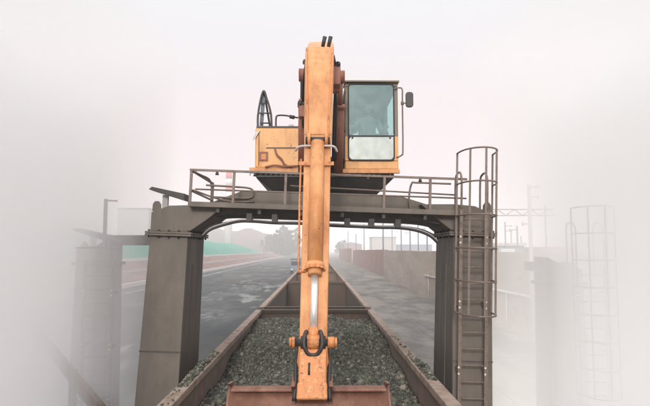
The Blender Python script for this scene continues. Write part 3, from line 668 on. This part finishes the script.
# --- stick
st = P(320, 44, 7.55); sb = P(312, 402, 5.85); sx = Vector((1, 0, 0))
D = (sb-st).normalized(); Nn = D.cross(sx).normalized()   # normal of the stick's front face
if Nn.y > 0: Nn = -Nn
def S(py, off=0., dx=0.):
    """point on the stick centre line that projects to photo row py, off = toward camera"""
    lo, hi = 0., 1.
    tt = None
    for _ in range(40):
        mid = (lo+hi)/2; p = st.lerp(sb, mid)
        v = CM.transposed() @ (p-Vector((0, 0, CAMZ))); row = 203+F*v.y/v.z*1.0
        row = 203-F*(v.y/-v.z)
        if row < py: lo = mid
        else: hi = mid
    return st.lerp(sb, lo)+Nn*off+sx*dx
def stick_box(ya, yb, wa, wb, da, db, oa, ob, name, m, parent, bev=.015):
    A, B = S(ya, oa), S(yb, ob); b = MB()
    b.hexa([A+sx*wa/2*i+Nn*da/2*j for i, j in ((-1, -1), (1, -1), (1, 1), (-1, 1))], [B+sx*wb/2*i+Nn*db/2*j for i, j in ((-1, -1), (1, -1), (1, 1), (-1, 1))])
    return b.build(name, m, parent, bev, 3)
# lower stick body
stick = stick_box(120, 398, .335, .285, .50, .24, -.12, -.05, 'stick', 'orange', exc, .014)
# upper box section, proud to the front, with rounded top
A = [S(141, .14), S(100, .19), S(70, .16), S(50, .06), S(44, -.06)]
b = MB(); bm = b.bm; rings = []
for i, (p, wd_, dp) in enumerate(zip(A, (.345, .365, .385, .385, .36), (.30, .55, .6, .5, .3))):
    rings.append([bm.verts.new(p+sx*wd_/2*a+(-Nn*dp if c else Vector())) for a, c in ((-1, 0), (1, 0), (1, 1), (-1, 1))])
bm.faces.new(rings[0][::-1]); bm.faces.new(rings[-1])
for i in range(4):
    for k in range(4): bm.faces.new((rings[i][k], rings[i][(k+1) % 4], rings[i+1][(k+1) % 4], rings[i+1][k]))
b.build('upper_box', 'orange', stick, .03, 3)
b = MB()     # raised edge strips along the upper section (weld flanges)
for s in (-1, 1):
    b.tube(arc([S(146, .16, s*.125), S(120, .185, s*.135), S(95, .205, s*.155), S(70, .18, s*.172), S(52, .08, s*.175)], 4), .013)
b.build('flange_strip', 'orange_worn', stick)
b = MB()     # lugs for the bucket cylinder
for s in (-1, 1):
    b = MB(); b.cyl(S(147, .15, s*.105-.018), S(147, .15, s*.105+.018), .085, n=20); b.beam(S(138, .08, s*.105), S(148, .10, s*.105), .036, .16, Nn); b.build('cylinder_lug', 'orange', stick)
b = MB(); b.box(S(141).x-.09, S(141).x+.09, S(143, .10).y-.01, S(143, .10).y+.1, S(152).z, S(142).z); b.cyl(S(147, .15, -.15), S(147, .15, .15), .045); b.build('cylinder_pin', 'black', stick)
# bar for hoses
b = MB(); b.tube(arc([S(154, .08, -.27), S(153, .15, -.22), S(153, .17, -.1), S(153, .17, .1), S(153, .15, .2), S(155, .08, .24)], 4), .014); b.build('hose_bracket', 'pale', stick)
b = MB(); b.beam(S(170, .16, -.22), S(170, .16, .20), .03, .045); b.build('hose_clamp', 'orange_worn', stick)
# bucket cylinder
b = MB(); b.cyl(S(150, .17), S(270, .15), .084, n=24); b.cyl(S(268, .15), S(274, .15), .103, n=20); b.cyl(S(274, .15), S(280, .15), .075, n=20)
bc = b.build('bucket_cylinder', 'orange', exc)
b = MB()
def star(py):
    return [S(py, .15+(.118 if k % 2 else .104)*math.sin(2*math.pi*k/28), (.118 if k % 2 else .104)*math.cos(2*math.pi*k/28)) for k in range(28)]
b.hexa(star(271.5), star(274.5)); b.build('gland_ring', 'orange_worn', bc)
b = MB(); b.cyl(S(279, .15), S(334, .15), .038, n=20); b.build('rod', 'chrome', bc)
b = MB(); b.cyl(S(332, .15), S(343, .15), .058, n=16); b.cyl(S(345, .15, -.06), S(345, .15, .06), .075, n=16); b.build('rod_end', 'orange_worn', bc)
b = MB(); b.tube([S(160, .02, -.20), S(200, .02, -.20), S(265, .02, -.185), S(275, .02, -.18)], .012); b.tube([S(274, .05, -.185), S(274, .13, -.11)], .02); b.build('hose', 'orange_worn', bc)
# linkage
b = MB(); b.cyl(S(345, .12, -.245), S(345, .12, .235), .040, n=14)
b.build('link_pin', 'black', exc)
b = MB()
for s in (-1, 1):
    b = MB(); b.cyl(S(345, .12, s*.17-.02), S(345, .12, s*.17+.05*s), .058, n=18); b.beam(S(341, .10, s*.125), S(366, .0, s*.15), .03, .09, Nn); b.cyl(S(345, .12, s*.235-.012), S(345, .12, s*.235+.012), .05, n=14); b.build('side_link', 'orange_worn', exc)
b = MB()   # black greasy yoke
b.tube(arc([S(335, .17, -.07), S(340, .20, -.088), S(350, .20, -.09), S(357, .17, -.05), S(358, .16, .0), S(357, .17, .05), S(350, .20, .09), S(340, .20, .088), S(335, .17, .07)], 4), .022)
b.cyl(S(339, .12, -.10), S(351, .12, -.10), .03); b.cyl(S(339, .12, .10), S(351, .12, .10), .03); b.build('yoke', 'black', exc)
stick_box(352, 404, .285, .275, .16, .16, .09, .10, 'link_housing', 'orange_worn', exc, .02)
stick_box(385, 410, .30, .31, .2, .24, .08, .06, 'bucket_ear', 'orange_worn', exc, .02)
b = MB()
for s in (-1, 1): b.tube(arc([S(350, .0, s*.165), S(365, .04, s*.175), S(385, .06, s*.17), S(402, .05, s*.18)], 4), .022)
b.cyl(S(366, .17, -.035), S(378, .175, -.035), .012); b.build('grease_line', 'black', exc)
# hoses over the boom head
b = MB()
for px, dy in ((324.2, 0), (330.0, .02)):
    a = P(px, 36.5, 7.6); b.cyl((a.x-.02, 7.62, P(px, 46, 7.6).z), (a.x+.01, 7.6, a.z), .026, .03, 10)
b.build('hose_stub', 'black', stick)
b = MB()
for px, py, s in ((305, 62, -1), (338, 64, 1), (300, 103, -1)):
    a = P(px, py, 8.2); b = MB(); b.cyl((a.x, 8.2, a.z), (a.x-s*.12, 8.2, a.z-.02), .02); b.cyl((a.x-.015, 8.19, a.z), (a.x+.015, 8.21, a.z+.0), .04, n=12); b.build('hose_fitting', 'black', exc)
b = MB()
def hose(pts, r): b.tube(arc([P(*p) for p in pts], 6), r)
hose([(307, 60, 8.0), (303.5, 85, 8.6), (303, 110, 9.3), (304, 140, 9.8), (306, 166, 10.2)], .028)
hose([(309, 58, 8.0), (306, 85, 8.6), (305.5, 115, 9.2), (307, 145, 9.7), (308, 168, 10.1)], .024)
hose([(333, 56, 8.0), (336, 75, 8.5), (334.5, 110, 9.2), (333.5, 140, 9.6), (333, 168, 10.0)], .028)
hose([(331, 58, 8.0), (333.5, 80, 8.5), (336, 90, 8.9), (335.5, 140, 9.5), (335, 168, 10.0)], .022)
b.build('hydraulic_hose', 'rubber', exc)
b = MB(); a = P(337, 68, 8.3); b.box(a.x-.06, a.x+.05, 8.2, 8.45, a.z-.28, a.z+.05); b.build('valve_block', 'redrod', exc, .01); b = MB(); a = P(336, 88, 8.7); b.box(a.x-.05, a.x+.05, 8.6, 8.75, a.z-.08, a.z+.2); b.build('valve_block', 'redrod', exc, .01); b = MB(); a = P(302, 112, 9.2); b.box(a.x-.05, a.x+.05, 9.1, 9.3, a.z-.1, a.z+.2); b.build('valve_block', 'redrod', exc, .01)
# bucket
bz = P(300, 392, 5.95)
bx0, bx1 = P(226, 387, 5.95).x, P(391, 387, 5.95).x
def bucket():
    prof = []           # outer curve from top edge toward camera side, down and under
    for k in range(13):
        a = R(-8+ -150*k/12)
        prof.append((6.22+.36*math.sin(a)*1.0, bz.z-.42+.44*math.cos(a)))
    b = MB(); bm = b.bm
    th = .025
    outer = [[bm.verts.new((x, y, z)) for (y, z) in prof] for x in (bx0+.02, bx1-.02)]
    inner = [[bm.verts.new((x, y+th*(6.22-y)/.36, z+th*(bz.z-.42-z)/.44)) for (y, z) in prof] for x in (bx0+.02, bx1-.02)]
    for i in range(12):
        f = bm.faces.new((outer[0][i], outer[1][i], outer[1][i+1], outer[0][i+1])); f.smooth = True
        f = bm.faces.new((inner[0][i+1], inner[1][i+1], inner[1][i], inner[0][i])); f.smooth = True
    for i in (0, 12): bm.faces.new((outer[0][i], inner[0][i], inner[1][i], outer[1][i]))
    for s in (0, 1):
        for i in range(12): bm.faces.new((outer[s][i], outer[s][i+1], inner[s][i+1], inner[s][i]))
    shell = b.build('bucket', 'bucket', exc)
    for x in (bx0, bx1-.03):
        b = MB(); b.prism_x([(p_[0], p_[1]) for p_ in prof]+[(6.55, bz.z-.5), (6.5, bz.z-.2), (6.3, bz.z+.03), (5.98, bz.z+.075)], x, x+.03); b.build('side_plate', 'bucket', shell, .005)
    b = MB(); b.box(bx0+.04, bx1-.04, 5.99, 6.16, bz.z-.012, bz.z+.015); b.build('torque_tube', 'bucket', shell, .008)
    b = MB()
    for i in range(5):
        x = bx0+.15+(bx1-bx0-.3)*i/4; y, z = prof[-1]; b.hexa([(x-.05, y-.02, z-.02), (x+.05, y-.02, z-.02), (x+.05, y+.02, z+.03), (x-.05, y+.02, z+.03)], [(x-.02, y+.22, z-.02), (x+.02, y+.22, z-.02), (x+.02, y+.22, z), (x-.02, y+.22, z)])
    b.build('tooth', 'track_steel', shell)
    for s in (-1, 1):
        b = MB(); cx = S(395).x; b.prism_x([(5.95, bz.z-.25), (5.95, bz.z-.02), (5.75, bz.z+.1), (5.95, bz.z+.16), (6.3, bz.z+.05), (6.3, bz.z-.1)], cx+s*.19-.02, cx+s*.19+.02); b.build('hinge_plate', 'bucket', shell, .005)
bucket()

# ------------------------------------------------------------------ the operator, seated in the cab
def operator():
    t = thing('person', 'operator in grey jacket sitting behind the tinted cab windscreen', 'person', (mx, 11.15, cz0+.68))
    base = Vector((mx, 11.2, cz0+.72))
    J = [(0, 0, 0, .15), (0, .05, .22, .155), (0, .08, .40, .17), (0, .07, .50, .07), (0, .05, .58, .06)]
    verts = [(0, 0, 0), (0, .04, .2), (0, .07, .4), (0, .06, .49), (0, .04, .56)]; rad = [.15, .145, .15, .075, .06]; edges = [(0, 1), (1, 2), (2, 3), (3, 4)]
    def add(pt, r, prev): verts.append(pt); rad.append(r); edges.append((prev, len(verts)-1)); return len(verts)-1
    for s in (-1, 1):
        k = add((s*.19, .06, .42), .072, 2); k = add((s*.27, -.02, .18), .052, k); k = add((s*.32, -.26, .18), .040, k); k = add((s*.33, -.33, .20), .034, k)
        k = add((s*.11, -.05, -.02), .105, 0); k = add((s*.15, -.45, .02), .075, k); k = add((s*.14, -.50, -.36), .05, k); k = add((s*.14, -.62, -.42), .042, k)
    me = bpy.data.meshes.new('body'); me.from_pydata([base+Vector(v)-t.location for v in verts], edges, []); me.materials.append(M['cloth'])
    o = bpy.data.objects.new('clothed_body', me); col.objects.link(o); o.parent = t
    sk = o.modifiers.new('skin', 'SKIN'); sk.use_smooth_shade = True
    for i, r_ in enumerate(rad): me.skin_vertices[0].data[i].radius = (r_, r_)
    me.skin_vertices[0].data[0].use_root = True
    ss = o.modifiers.new('sub', 'SUBSURF'); ss.levels = 2; ss.render_levels = 2
    # head
    b = MB(); bm = b.bm; hc = base+Vector((0, .0, .68))
    bmesh.ops.create_uvsphere(bm, u_segments=24, v_segments=18, radius=1)
    for v in bm.verts:
        x, y, z = v.co
        wx = .078*(1-.22*max(0, -z)); wy = .098; wz = .122
        p = Vector((x*wx, y*wy, z*wz))
        if y < 0:
            p.y -= .022*math.exp(-((x*3.2)**2)-((z+.12)*4.2)**2)           # nose
            p.y += .010*math.exp(-((abs(x)-.38)*5)**2-((z-.12)*6)**2)      # eye sockets
            p.y -= .006*math.exp(-((x)*3)**2-((z+.50)*8)**2)               # lips
        v.co = p+hc
    for f in bm.faces: f.smooth = True
    for s in (-1, 1): b.cyl(hc+Vector((s*.074, .01, -.01)), hc+Vector((s*.088, .02, -.005)), .03, .024, 12)
    h = b.build('head', 'skin', t)
    b = MB(); bm = b.bm; bmesh.ops.create_uvsphere(bm, u_segments=20, v_segments=14, radius=1)
    for v in list(bm.verts):
        x, y, z = v.co
        v.co = hc+Vector((x*.085, y*.104+.008, max(z, -.35 if y > .1 else .42-.2*max(0, y))*.130+.004))
    b.build('hair', 'hair', h)
    b = MB()
    for s in (-1, 1):
        b.cyl(hc+Vector((s*.03, -.088, .012)), hc+Vector((s*.03, -.094, .012)), .010, n=10)
    b.build('eye', 'hair', h)
    # hands on the levers
    for s in (-1, 1):
        base_h = base+Vector((s*.33, -.34, .21)); V = [(0, 0, 0), (0, -.05, .01)]; Rr = [.024, .028]; E = [(0, 1)]
        for k in range(4):
            dx = (k-1.5)*.019; V.append((dx, -.085, .012)); Rr.append(.010); E.append((1, len(V)-1)); V.append((dx, -.105-.004*(k in (1, 2)), -.012)); Rr.append(.009); E.append((len(V)-2, len(V)-1)); V.append((dx, -.085, -.03)); Rr.append(.008); E.append((len(V)-2, len(V)-1))
        V.append((-s*.035, -.04, -.005)); Rr.append(.011); E.append((0, len(V)-1)); V.append((-s*.045, -.07, -.02)); Rr.append(.009); E.append((len(V)-2, len(V)-1))
        me = bpy.data.meshes.new('hand'); me.from_pydata([base_h+Vector(v)-t.location for v in V], E, []); me.materials.append(M['skin'])
        o = bpy.data.objects.new('hand', me); col.objects.link(o); o.parent = t
        o.modifiers.new('skin', 'SKIN').use_smooth_shade = True
        for i, r_ in enumerate(Rr): me.skin_vertices[0].data[i].radius = (r_, r_)
        me.skin_vertices[0].data[0].use_root = True
        o.modifiers.new('sub', 'SUBSURF').levels = 1
operator()

# ------------------------------------------------------------------ right side: wall, masts, town
def wall_run(x, y0, y1, z1, label, m, step=4.0, th=.35, post=True):
    n = int(round((y1-y0)/step)); t = thing('boundary_wall', label, 'wall', (x, y0, 0))
    rnd = random.Random(int(y0)); b = MB()
    for k in range(n):
        dz = rnd.uniform(-.06, .06); b.box(x+rnd.uniform(-.02, .02), x+th, y0+k*step+.03, y0+(k+1)*step-.03, 0, z1+dz)
    b.build('wall_panel', m, t, .02)
    if post:
        b = MB()
        for k in range(n+1): b.box(x-.12, x+th+.05, y0+k*step-.14, y0+k*step+.14, 0, z1+.12)
        b.build('wall_post', 'concrete', t, .02)
        b = MB(); b.box(x-.35, x-.125, y0, y1, .12, .45); b.build('footing', 'concrete', t)
    return t
wall_run(11.4, 18, 98, 4.9, 'tall stained concrete panel wall on the right beyond the platform', 'concrete', 10.0, post=False)
wall_run(12.6, 104, 205, 5.0, 'lower brick-red stretch of wall farther along the right side', 'brick', 20.0, post=False)
wall_run(12.4, 212, 330, 5.6, 'faint brown wall stretch far down the right side near the vanishing point', 'brick', 20.0, post=False)
# rusty pipe along the wall
b = MB(); b.tube([(11.3, 20, 2.6), (11.3, 30, 2.5), (11.3, 60, 2.3)], .09)
for y in range(22, 60, 6): b.cyl((11.3, y, .1), (11.3, y, 2.5), .04)
tag(b.build('steam_pipe', 'pale'), 'pale pipe on thin stands running in front of the concrete wall', 'pipe')
# lineside signal boxes against the wall
# near mast with truss arm
def mast(px, Y, ytop, label, truss=None, arms=(), r=.12, m='pale', grp=None):
    a = P(px, ytop, Y); t = thing('lineside_mast', label, 'mast', (a.x, Y, 0), grp)
    b = MB(); b.cyl((a.x, Y, -.02), (a.x, Y, a.z), r, r*.8, 10); b.build('pole', m, t)
    for ay, dx in arms:
        z = P(px, ay, Y).z; b = MB(); b.beam((a.x, Y, z), (a.x+dx, Y, z), .07, .07); b.cyl((a.x+dx, Y, z-.1), (a.x+dx, Y, z+.12), .05, n=8); b.build('bracket', m, t)
    if truss:
        p0, p1, ty = truss; A, C = P(p0, ty, Y), P(p1, ty, Y); b = MB(); h = .16
        b.beam((A.x, Y, A.z+h), (C.x, Y, A.z+h), .05, .05); b.beam((A.x, Y, A.z-h), (C.x, Y, A.z-h), .05, .05)
        n = max(4, int(abs(C.x-A.x)/.4))
        for k in range(n):
            x0 = A.x+(C.x-A.x)*k/n; x1 = A.x+(C.x-A.x)*(k+1)/n; b.beam((x0, Y, A.z+(h if k % 2 else -h)), (x1, Y, A.z+(-h if k % 2 else h)), .035, .035)
        b.build('truss_arm', 'rail', t)
    return t
mast(529, 29.5, 185, 'tall pale mast with long lattice arm right of the caged ladder', (489, 556, 212.5), ((187, .45), (197, .45), (224, -.4)), .12)
MG = 'distant poles right of the gantry'
for px, Y, yt, lb, arms in ((348, 260, 231, 'shortest far pole right of the stick', ((234, 2),)), (356, 220, 234, 'short thin far pole over the wall end', ()), (392, 200, 229, 'thin far pole at the right end of the flat-roofed block', ((232, 2),)), (410, 130, 230, 'short pole between two taller poles left of the knee bracket', ((233, -1),)), (427, 110, 232, 'short pole closest to the right gantry leg', ()), (511, 90, 231, 'short far pole between two poles right of the ladder', ()), (521, 85, 236, 'lowest pole just left of the tall mast', ()), (364, 190, 224, 'thin distant pole nearest the excavator stick under the deck', ((228, 2),)), (383, 120, 222, 'thin pole standing beside the flat-roofed far building', ((226, -1.5),)), (401, 150, 221, 'thin distant pole with short crossarm left of the knee bracket', ((225, 1.8),)), (418, 95, 224, 'thin grey pole just left of the right gantry leg', ((229, 1.2),)),
                            (505, 70, 222, 'thin pole just right of the caged ladder among grey equipment', ((226, .8), (231, .8))), (517, 60, 226, 'short pole between the ladder and the tall mast', ((230, -.8),)), (545, 55, 205, 'faint pole right of the tall mast behind the added fog', ((209, .8),))):
    mast(px, Y, yt, lb, None, arms, .11 if Y < 100 else .18, 'bluegrey', MG)

def house(px0, px1, ytop, Y, label, m, roof='pink_roof', dep=12, name='industrial_building', pitched=False, floors=2, cols=5, z0=0.):
    a, c = P(px0, ytop, Y), P(px1, ytop, Y); t = thing(name, label, 'building', ((a.x+c.x)/2, Y, 0))
    zt_ = a.z; b = MB(); b.box(a.x, c.x, Y, Y+dep, z0-.05, zt_-.4); b.build('wall', m, t)
    b = MB()
    if pitched: b.prism_y([(a.x-.4, zt_-.398), (c.x+.4, zt_-.398), ((a.x+c.x)/2, zt_+1.6)], Y-.4, Y+dep+.4)
    else: b.box(a.x-.3, c.x+.3, Y-.3, Y+dep+.3, zt_-.398, zt_)
    b.build('roof', roof, t)
    wd = (c.x-a.x); fh = (zt_-z0)/floors
    for f in range(floors if Y < 100 and cols else 0):
        for k in range(cols):
            x = a.x+wd*(k+.5)/cols; zz = z0+fh*(f+.35); hw = min(wd/cols*.3, 1.0)
            b = MB(); b.box(x-hw, x+hw, Y-.03, Y-.004, zz, zz+fh*.4); b.build('window', 'glassdark', t)
    return t
house(372, 396, 237, 330, 'grey flat-roofed block standing above the right wall in the haze', 'pale', 'bluegrey', 16)
house(340, 362, 244, 480, 'low hazy shed near the vanishing point right of the stick', 'brick', 'bluegrey', pitched=True, floors=1)
house(398, 432, 244.5, 420, 'long low hazy shed behind the concrete wall', 'bluegrey', 'bluegrey', pitched=False, floors=1, cols=8)
house(498, 524, 243, 80, 'blue-grey low building beyond the wall right of the ladder', 'bluegrey', 'pale', floors=1, cols=4)
house(530, 575, 247, 90, 'brownish low building behind the tall mast behind the added fog', 'brick', floors=1)
# red and white barrier block on wall
b = MB(); a = P(507, 249, 45)
b.box(a.x-.5, a.x+.6, 45, 45.5, 4.0, 4.6); t_ = thing('warning_board', 'small red and white warning board above the wall right of the ladder', 'sign', (a.x, 45, 0)); b.build('board', 'redpaint', t_)
b = MB(); b.box(a.x-.5, a.x+.6, 44.9, 45.5, 4.602, 5.1); b.build('board', 'white', t_); b = MB(); b.cyl((a.x-.3, 45.2, 0), (a.x-.3, 45.2, 4), .06); b.cyl((a.x+.4, 45.2, 0), (a.x+.4, 45.2, 4), .06); b.build('post', 'pale', t_)

# ------------------------------------------------------------------ left side: buildings, chimney, trees
b = MB(); bm = b.bm; rh = random.Random(21); rws = []
for j in range(13):
    v_ = j/12; row = []
    for i in range(61):
        u = i/60; x = P(150+165*u, 250, 560).x; y = 470+180*v_
        h = (28+2.5*math.sin(u*9)+1.2*math.sin(u*31+v_*4))*math.sin(math.pi*v_)**.6*min(1, (1-u)*2.6)**.8*min(1, u*6) + rh.uniform(-.5, .5)
        row.append(bm.verts.new((x, y, -1+max(0, h))))
    rws.append(row)
for j in range(12):
    for i in range(60):
        f = bm.faces.new((rws[j][i], rws[j][i+1], rws[j+1][i+1], rws[j+1][i])); f.smooth = True
tag(b.build('hills', 'hill'), kind='structure')
house(118, 149, 208, 260, 'pale tall factory block left of the main gantry leg', 'pale', 'bluegrey', 20, floors=4, cols=5)
house(148, 200, 222, 330, 'pale factory hall hidden behind the left gantry leg', 'pale', 'bluegrey', 25, floors=3, cols=6)
house(28, 60, 222, 190, 'washed-out grey building at the far left behind the added fog', 'pale', floors=3, cols=4)
def chimney(px, ytop, Y, r):
    a = P(px, ytop, Y); t = thing('chimney', 'tall chimney with red and white bands showing through the left deck railing', 'chimney', (a.x, Y, 0))
    H = a.z; nb_ = 9; dz = 4.2; z = H; k = 0; k_ = 0
    while k < 5:
        b = MB(); b.cyl((a.x, Y, z-dz), (a.x, Y, z-.01), r*(1+.02*k+.02), r*(1+.02*k), 20); b.build('red_band' if k % 2 == 0 else 'white_band', 'redpaint' if k % 2 == 0 else 'white', t); z -= dz; k += 1
    b = MB(); b.cyl((a.x, Y, -.05), (a.x, Y, z-.01), r*1.5, r*1.1, 20); b.build('shaft', 'pale', t)
chimney(229, 172.5, 360, 1.9)

def tree(px, Y, ytop, wpx, label, seed):
    rnd = random.Random(seed); a = P(px, ytop, Y); H = a.z; W = wpx/F*Y/2
    t = thing('tree', label, 'tree', (a.x, Y, 0), 'distant trees left of the stick')
    b = MB(); b.cyl((a.x, Y, -.05), (a.x, Y, H*.55), H*.03, H*.012, 8)
    for k in range(6):
        an = rnd.uniform(0, 6.28); b.cyl((a.x, Y, H*(.3+.05*k)), (a.x+math.cos(an)*W*.6, Y+math.sin(an)*W*.6, H*(.55+.06*k)), H*.01, H*.004, 6)
    b.build('trunk', 'bark', t)
    b = MB(); bm = b.bm
    cl = [(a.x+rnd.gauss(0, W*.42), Y+rnd.gauss(0, W*.42), H*rnd.uniform(.14, .92)) for _ in range(26)]
    for c in cl:
        rr = W*rnd.uniform(.22, .42)*(1.15-.5*c[2]/H)
        for _ in range(70):
            v = Vector((rnd.gauss(0, 1), rnd.gauss(0, 1), rnd.gauss(0, 1))).normalized()*rr*rnd.uniform(.5, 1.1)
            p = Vector(c)+v; s = H*rnd.uniform(.015, .035); q = Euler((rnd.uniform(0, 6), rnd.uniform(0, 6), 0)).to_matrix()
            bm.faces.new([bm.verts.new(p+q @ Vector(k)*s) for k in ((-1, -.6, 0), (1, -.6, 0), (1.1, .6, 0), (-1, .7, .2))])
    b.build('crown', 'leaf', t)
for i, (px, Y, yt, wp, lb) in enumerate([(277, 420, 228, 12, 'broad hazy tree at the left end of the distant tree row'), (284, 470, 224, 10, 'tall narrow hazy tree second in the distant tree row'), (290, 440, 229, 10, 'low rounded hazy tree in the middle of the distant row'), (296, 500, 227, 11, 'hazy tree beside the stick at the right end of the row'), (268, 455, 232, 12, 'small faint tree at the tip of the green stockpile'), (272, 440, 234, 13, 'squat faint tree between the stockpile tip and the tree row'), (281, 430, 236, 12, 'lowest hazy bush-like tree in front of the tree row'), (293, 425, 237, 12, 'small squat tree close to the stick in the tree row'), (287, 450, 233, 12, 'middle-height squat tree filling the tree row'), (340, 480, 240, 14, 'low faint tree just right of the stick near the vanishing point')]):
    tree(px, Y, yt, wp, lb, i+5)

# small truck on the yard road
def truck(x, y):
    t = thing('dump_truck', 'tiny blue-grey truck far down the yard road beside the wagons', 'truck', (x, y, 0))
    b = MB(); b.hexa([(x-1.2, y, .7), (x+1.2, y, .7), (x+1.2, y+2, .7), (x-1.2, y+2, .7)], [(x-1.15, y+.25, 2.9), (x+1.15, y+.25, 2.9), (x+1.15, y+2, 2.9), (x-1.15, y+2, 2.9)]); b.build('cab', 'bluegrey', t, .08)
    b = MB(); b.box(x-.95, x+.95, y+.08, y+.14, 1.8, 2.6); b.build('windscreen', 'glassdark', t)
    b = MB(); b.hexa([(x-1.15, y+2.2, 1.1), (x+1.15, y+2.2, 1.1), (x+1.15, y+7, 1.1), (x-1.15, y+7, 1.1)], [(x-1.25, y+2.1, 3.1), (x+1.25, y+2.1, 3.1), (x+1.25, y+7.1, 3.1), (x-1.25, y+7.1, 3.1)]); b.build('cargo_body', 'wagon_dark', t)
    for s in (-1, 1):
        b = MB(); b.cyl((x+s*.85, y-.04, .95), (x+s*.85, y+.02, .95), .16); b.build('headlight', 'lamp', t)
        for yy in (1.1, 4.6, 5.9):
            b = MB(); b.cyl((x+s*.85, y+yy, .5), (x+s*1.15, y+yy, .5), .5, n=20); b.build('wheel', 'rubber', t)
truck(-4.6, 118)

# mirrored ghost of the wagon rim, added as a rusty beam at the left
a = P(128, 445, 8.2); c = P(2, 288, 15.5)
t_ = thing('ghost_rim_beam', 'long rust-brown beam on posts at the bottom left, mirrored ghost of the wagon rim in added fog', 'barrier', (a.x, a.y, 0))
b = MB(); b.beam(a, c, .10, .22); b.build('rail_beam', 'wagon', t_)
for k in range(3):
    p = a.lerp(c, .3+.3*k); b = MB(); b.box(p.x-.06, p.x+.06, p.y+.06, p.y+.16, -.03, p.z+.05); b.build('post', 'gantry_dark', t_)

# ------------------------------------------------------------------ air
def vol(name, x0, x1, y0, y1, z0, z1, dens, colr, ani=0.0):
    b = MB(); b.box(x0, x1, y0, y1, z0, z1); m = bpy.data.materials.new(name); m.use_nodes = True; n = m.node_tree; n.nodes.clear()
    o = n.nodes.new('ShaderNodeOutputMaterial'); p = n.nodes.new('ShaderNodeVolumePrincipled'); p.inputs['Color'].default_value = (*colr, 1); p.inputs['Density'].default_value = dens; p.inputs['Anisotropy'].default_value = ani
    n.links.new(p.outputs[0], o.inputs['Volume']); ob = b.build(name, m); ob['kind'] = 'stuff'; return ob
h = vol('haze', -1550, 1550, -110, 3050, -1.2, 70, 0.0017, (.99, .965, .97), -.2); h['label'] = 'thin pinkish haze over the whole yard'; h['category'] = 'haze'
for x0, x1, dn, zt_, lb in ((-8.6, -3.3, .27, 9.6, 'thin outer layer of added white fog fading out the left side'), (-8.2, -4.5, .55, 8.4, 'dense core of added white fog fading out the left side'),
                            (3.4, 8.9, .24, 9.6, 'thin outer layer of added white fog fading out the right side'), (4.8, 8.4, .60, 8.4, 'dense core of added white fog fading out the right side')):
    f = vol('fade_fog_volume', x0, x1, 2.5 if dn < .3 else 3, 13.2 if dn < .3 else 13, -.9 if dn < .3 else -.8, zt_, dn, (1, 1, .998), -.72); f['label'] = lb; f['category'] = 'fog'  # added white volumes, shaped to imitate a fade-out at both sides
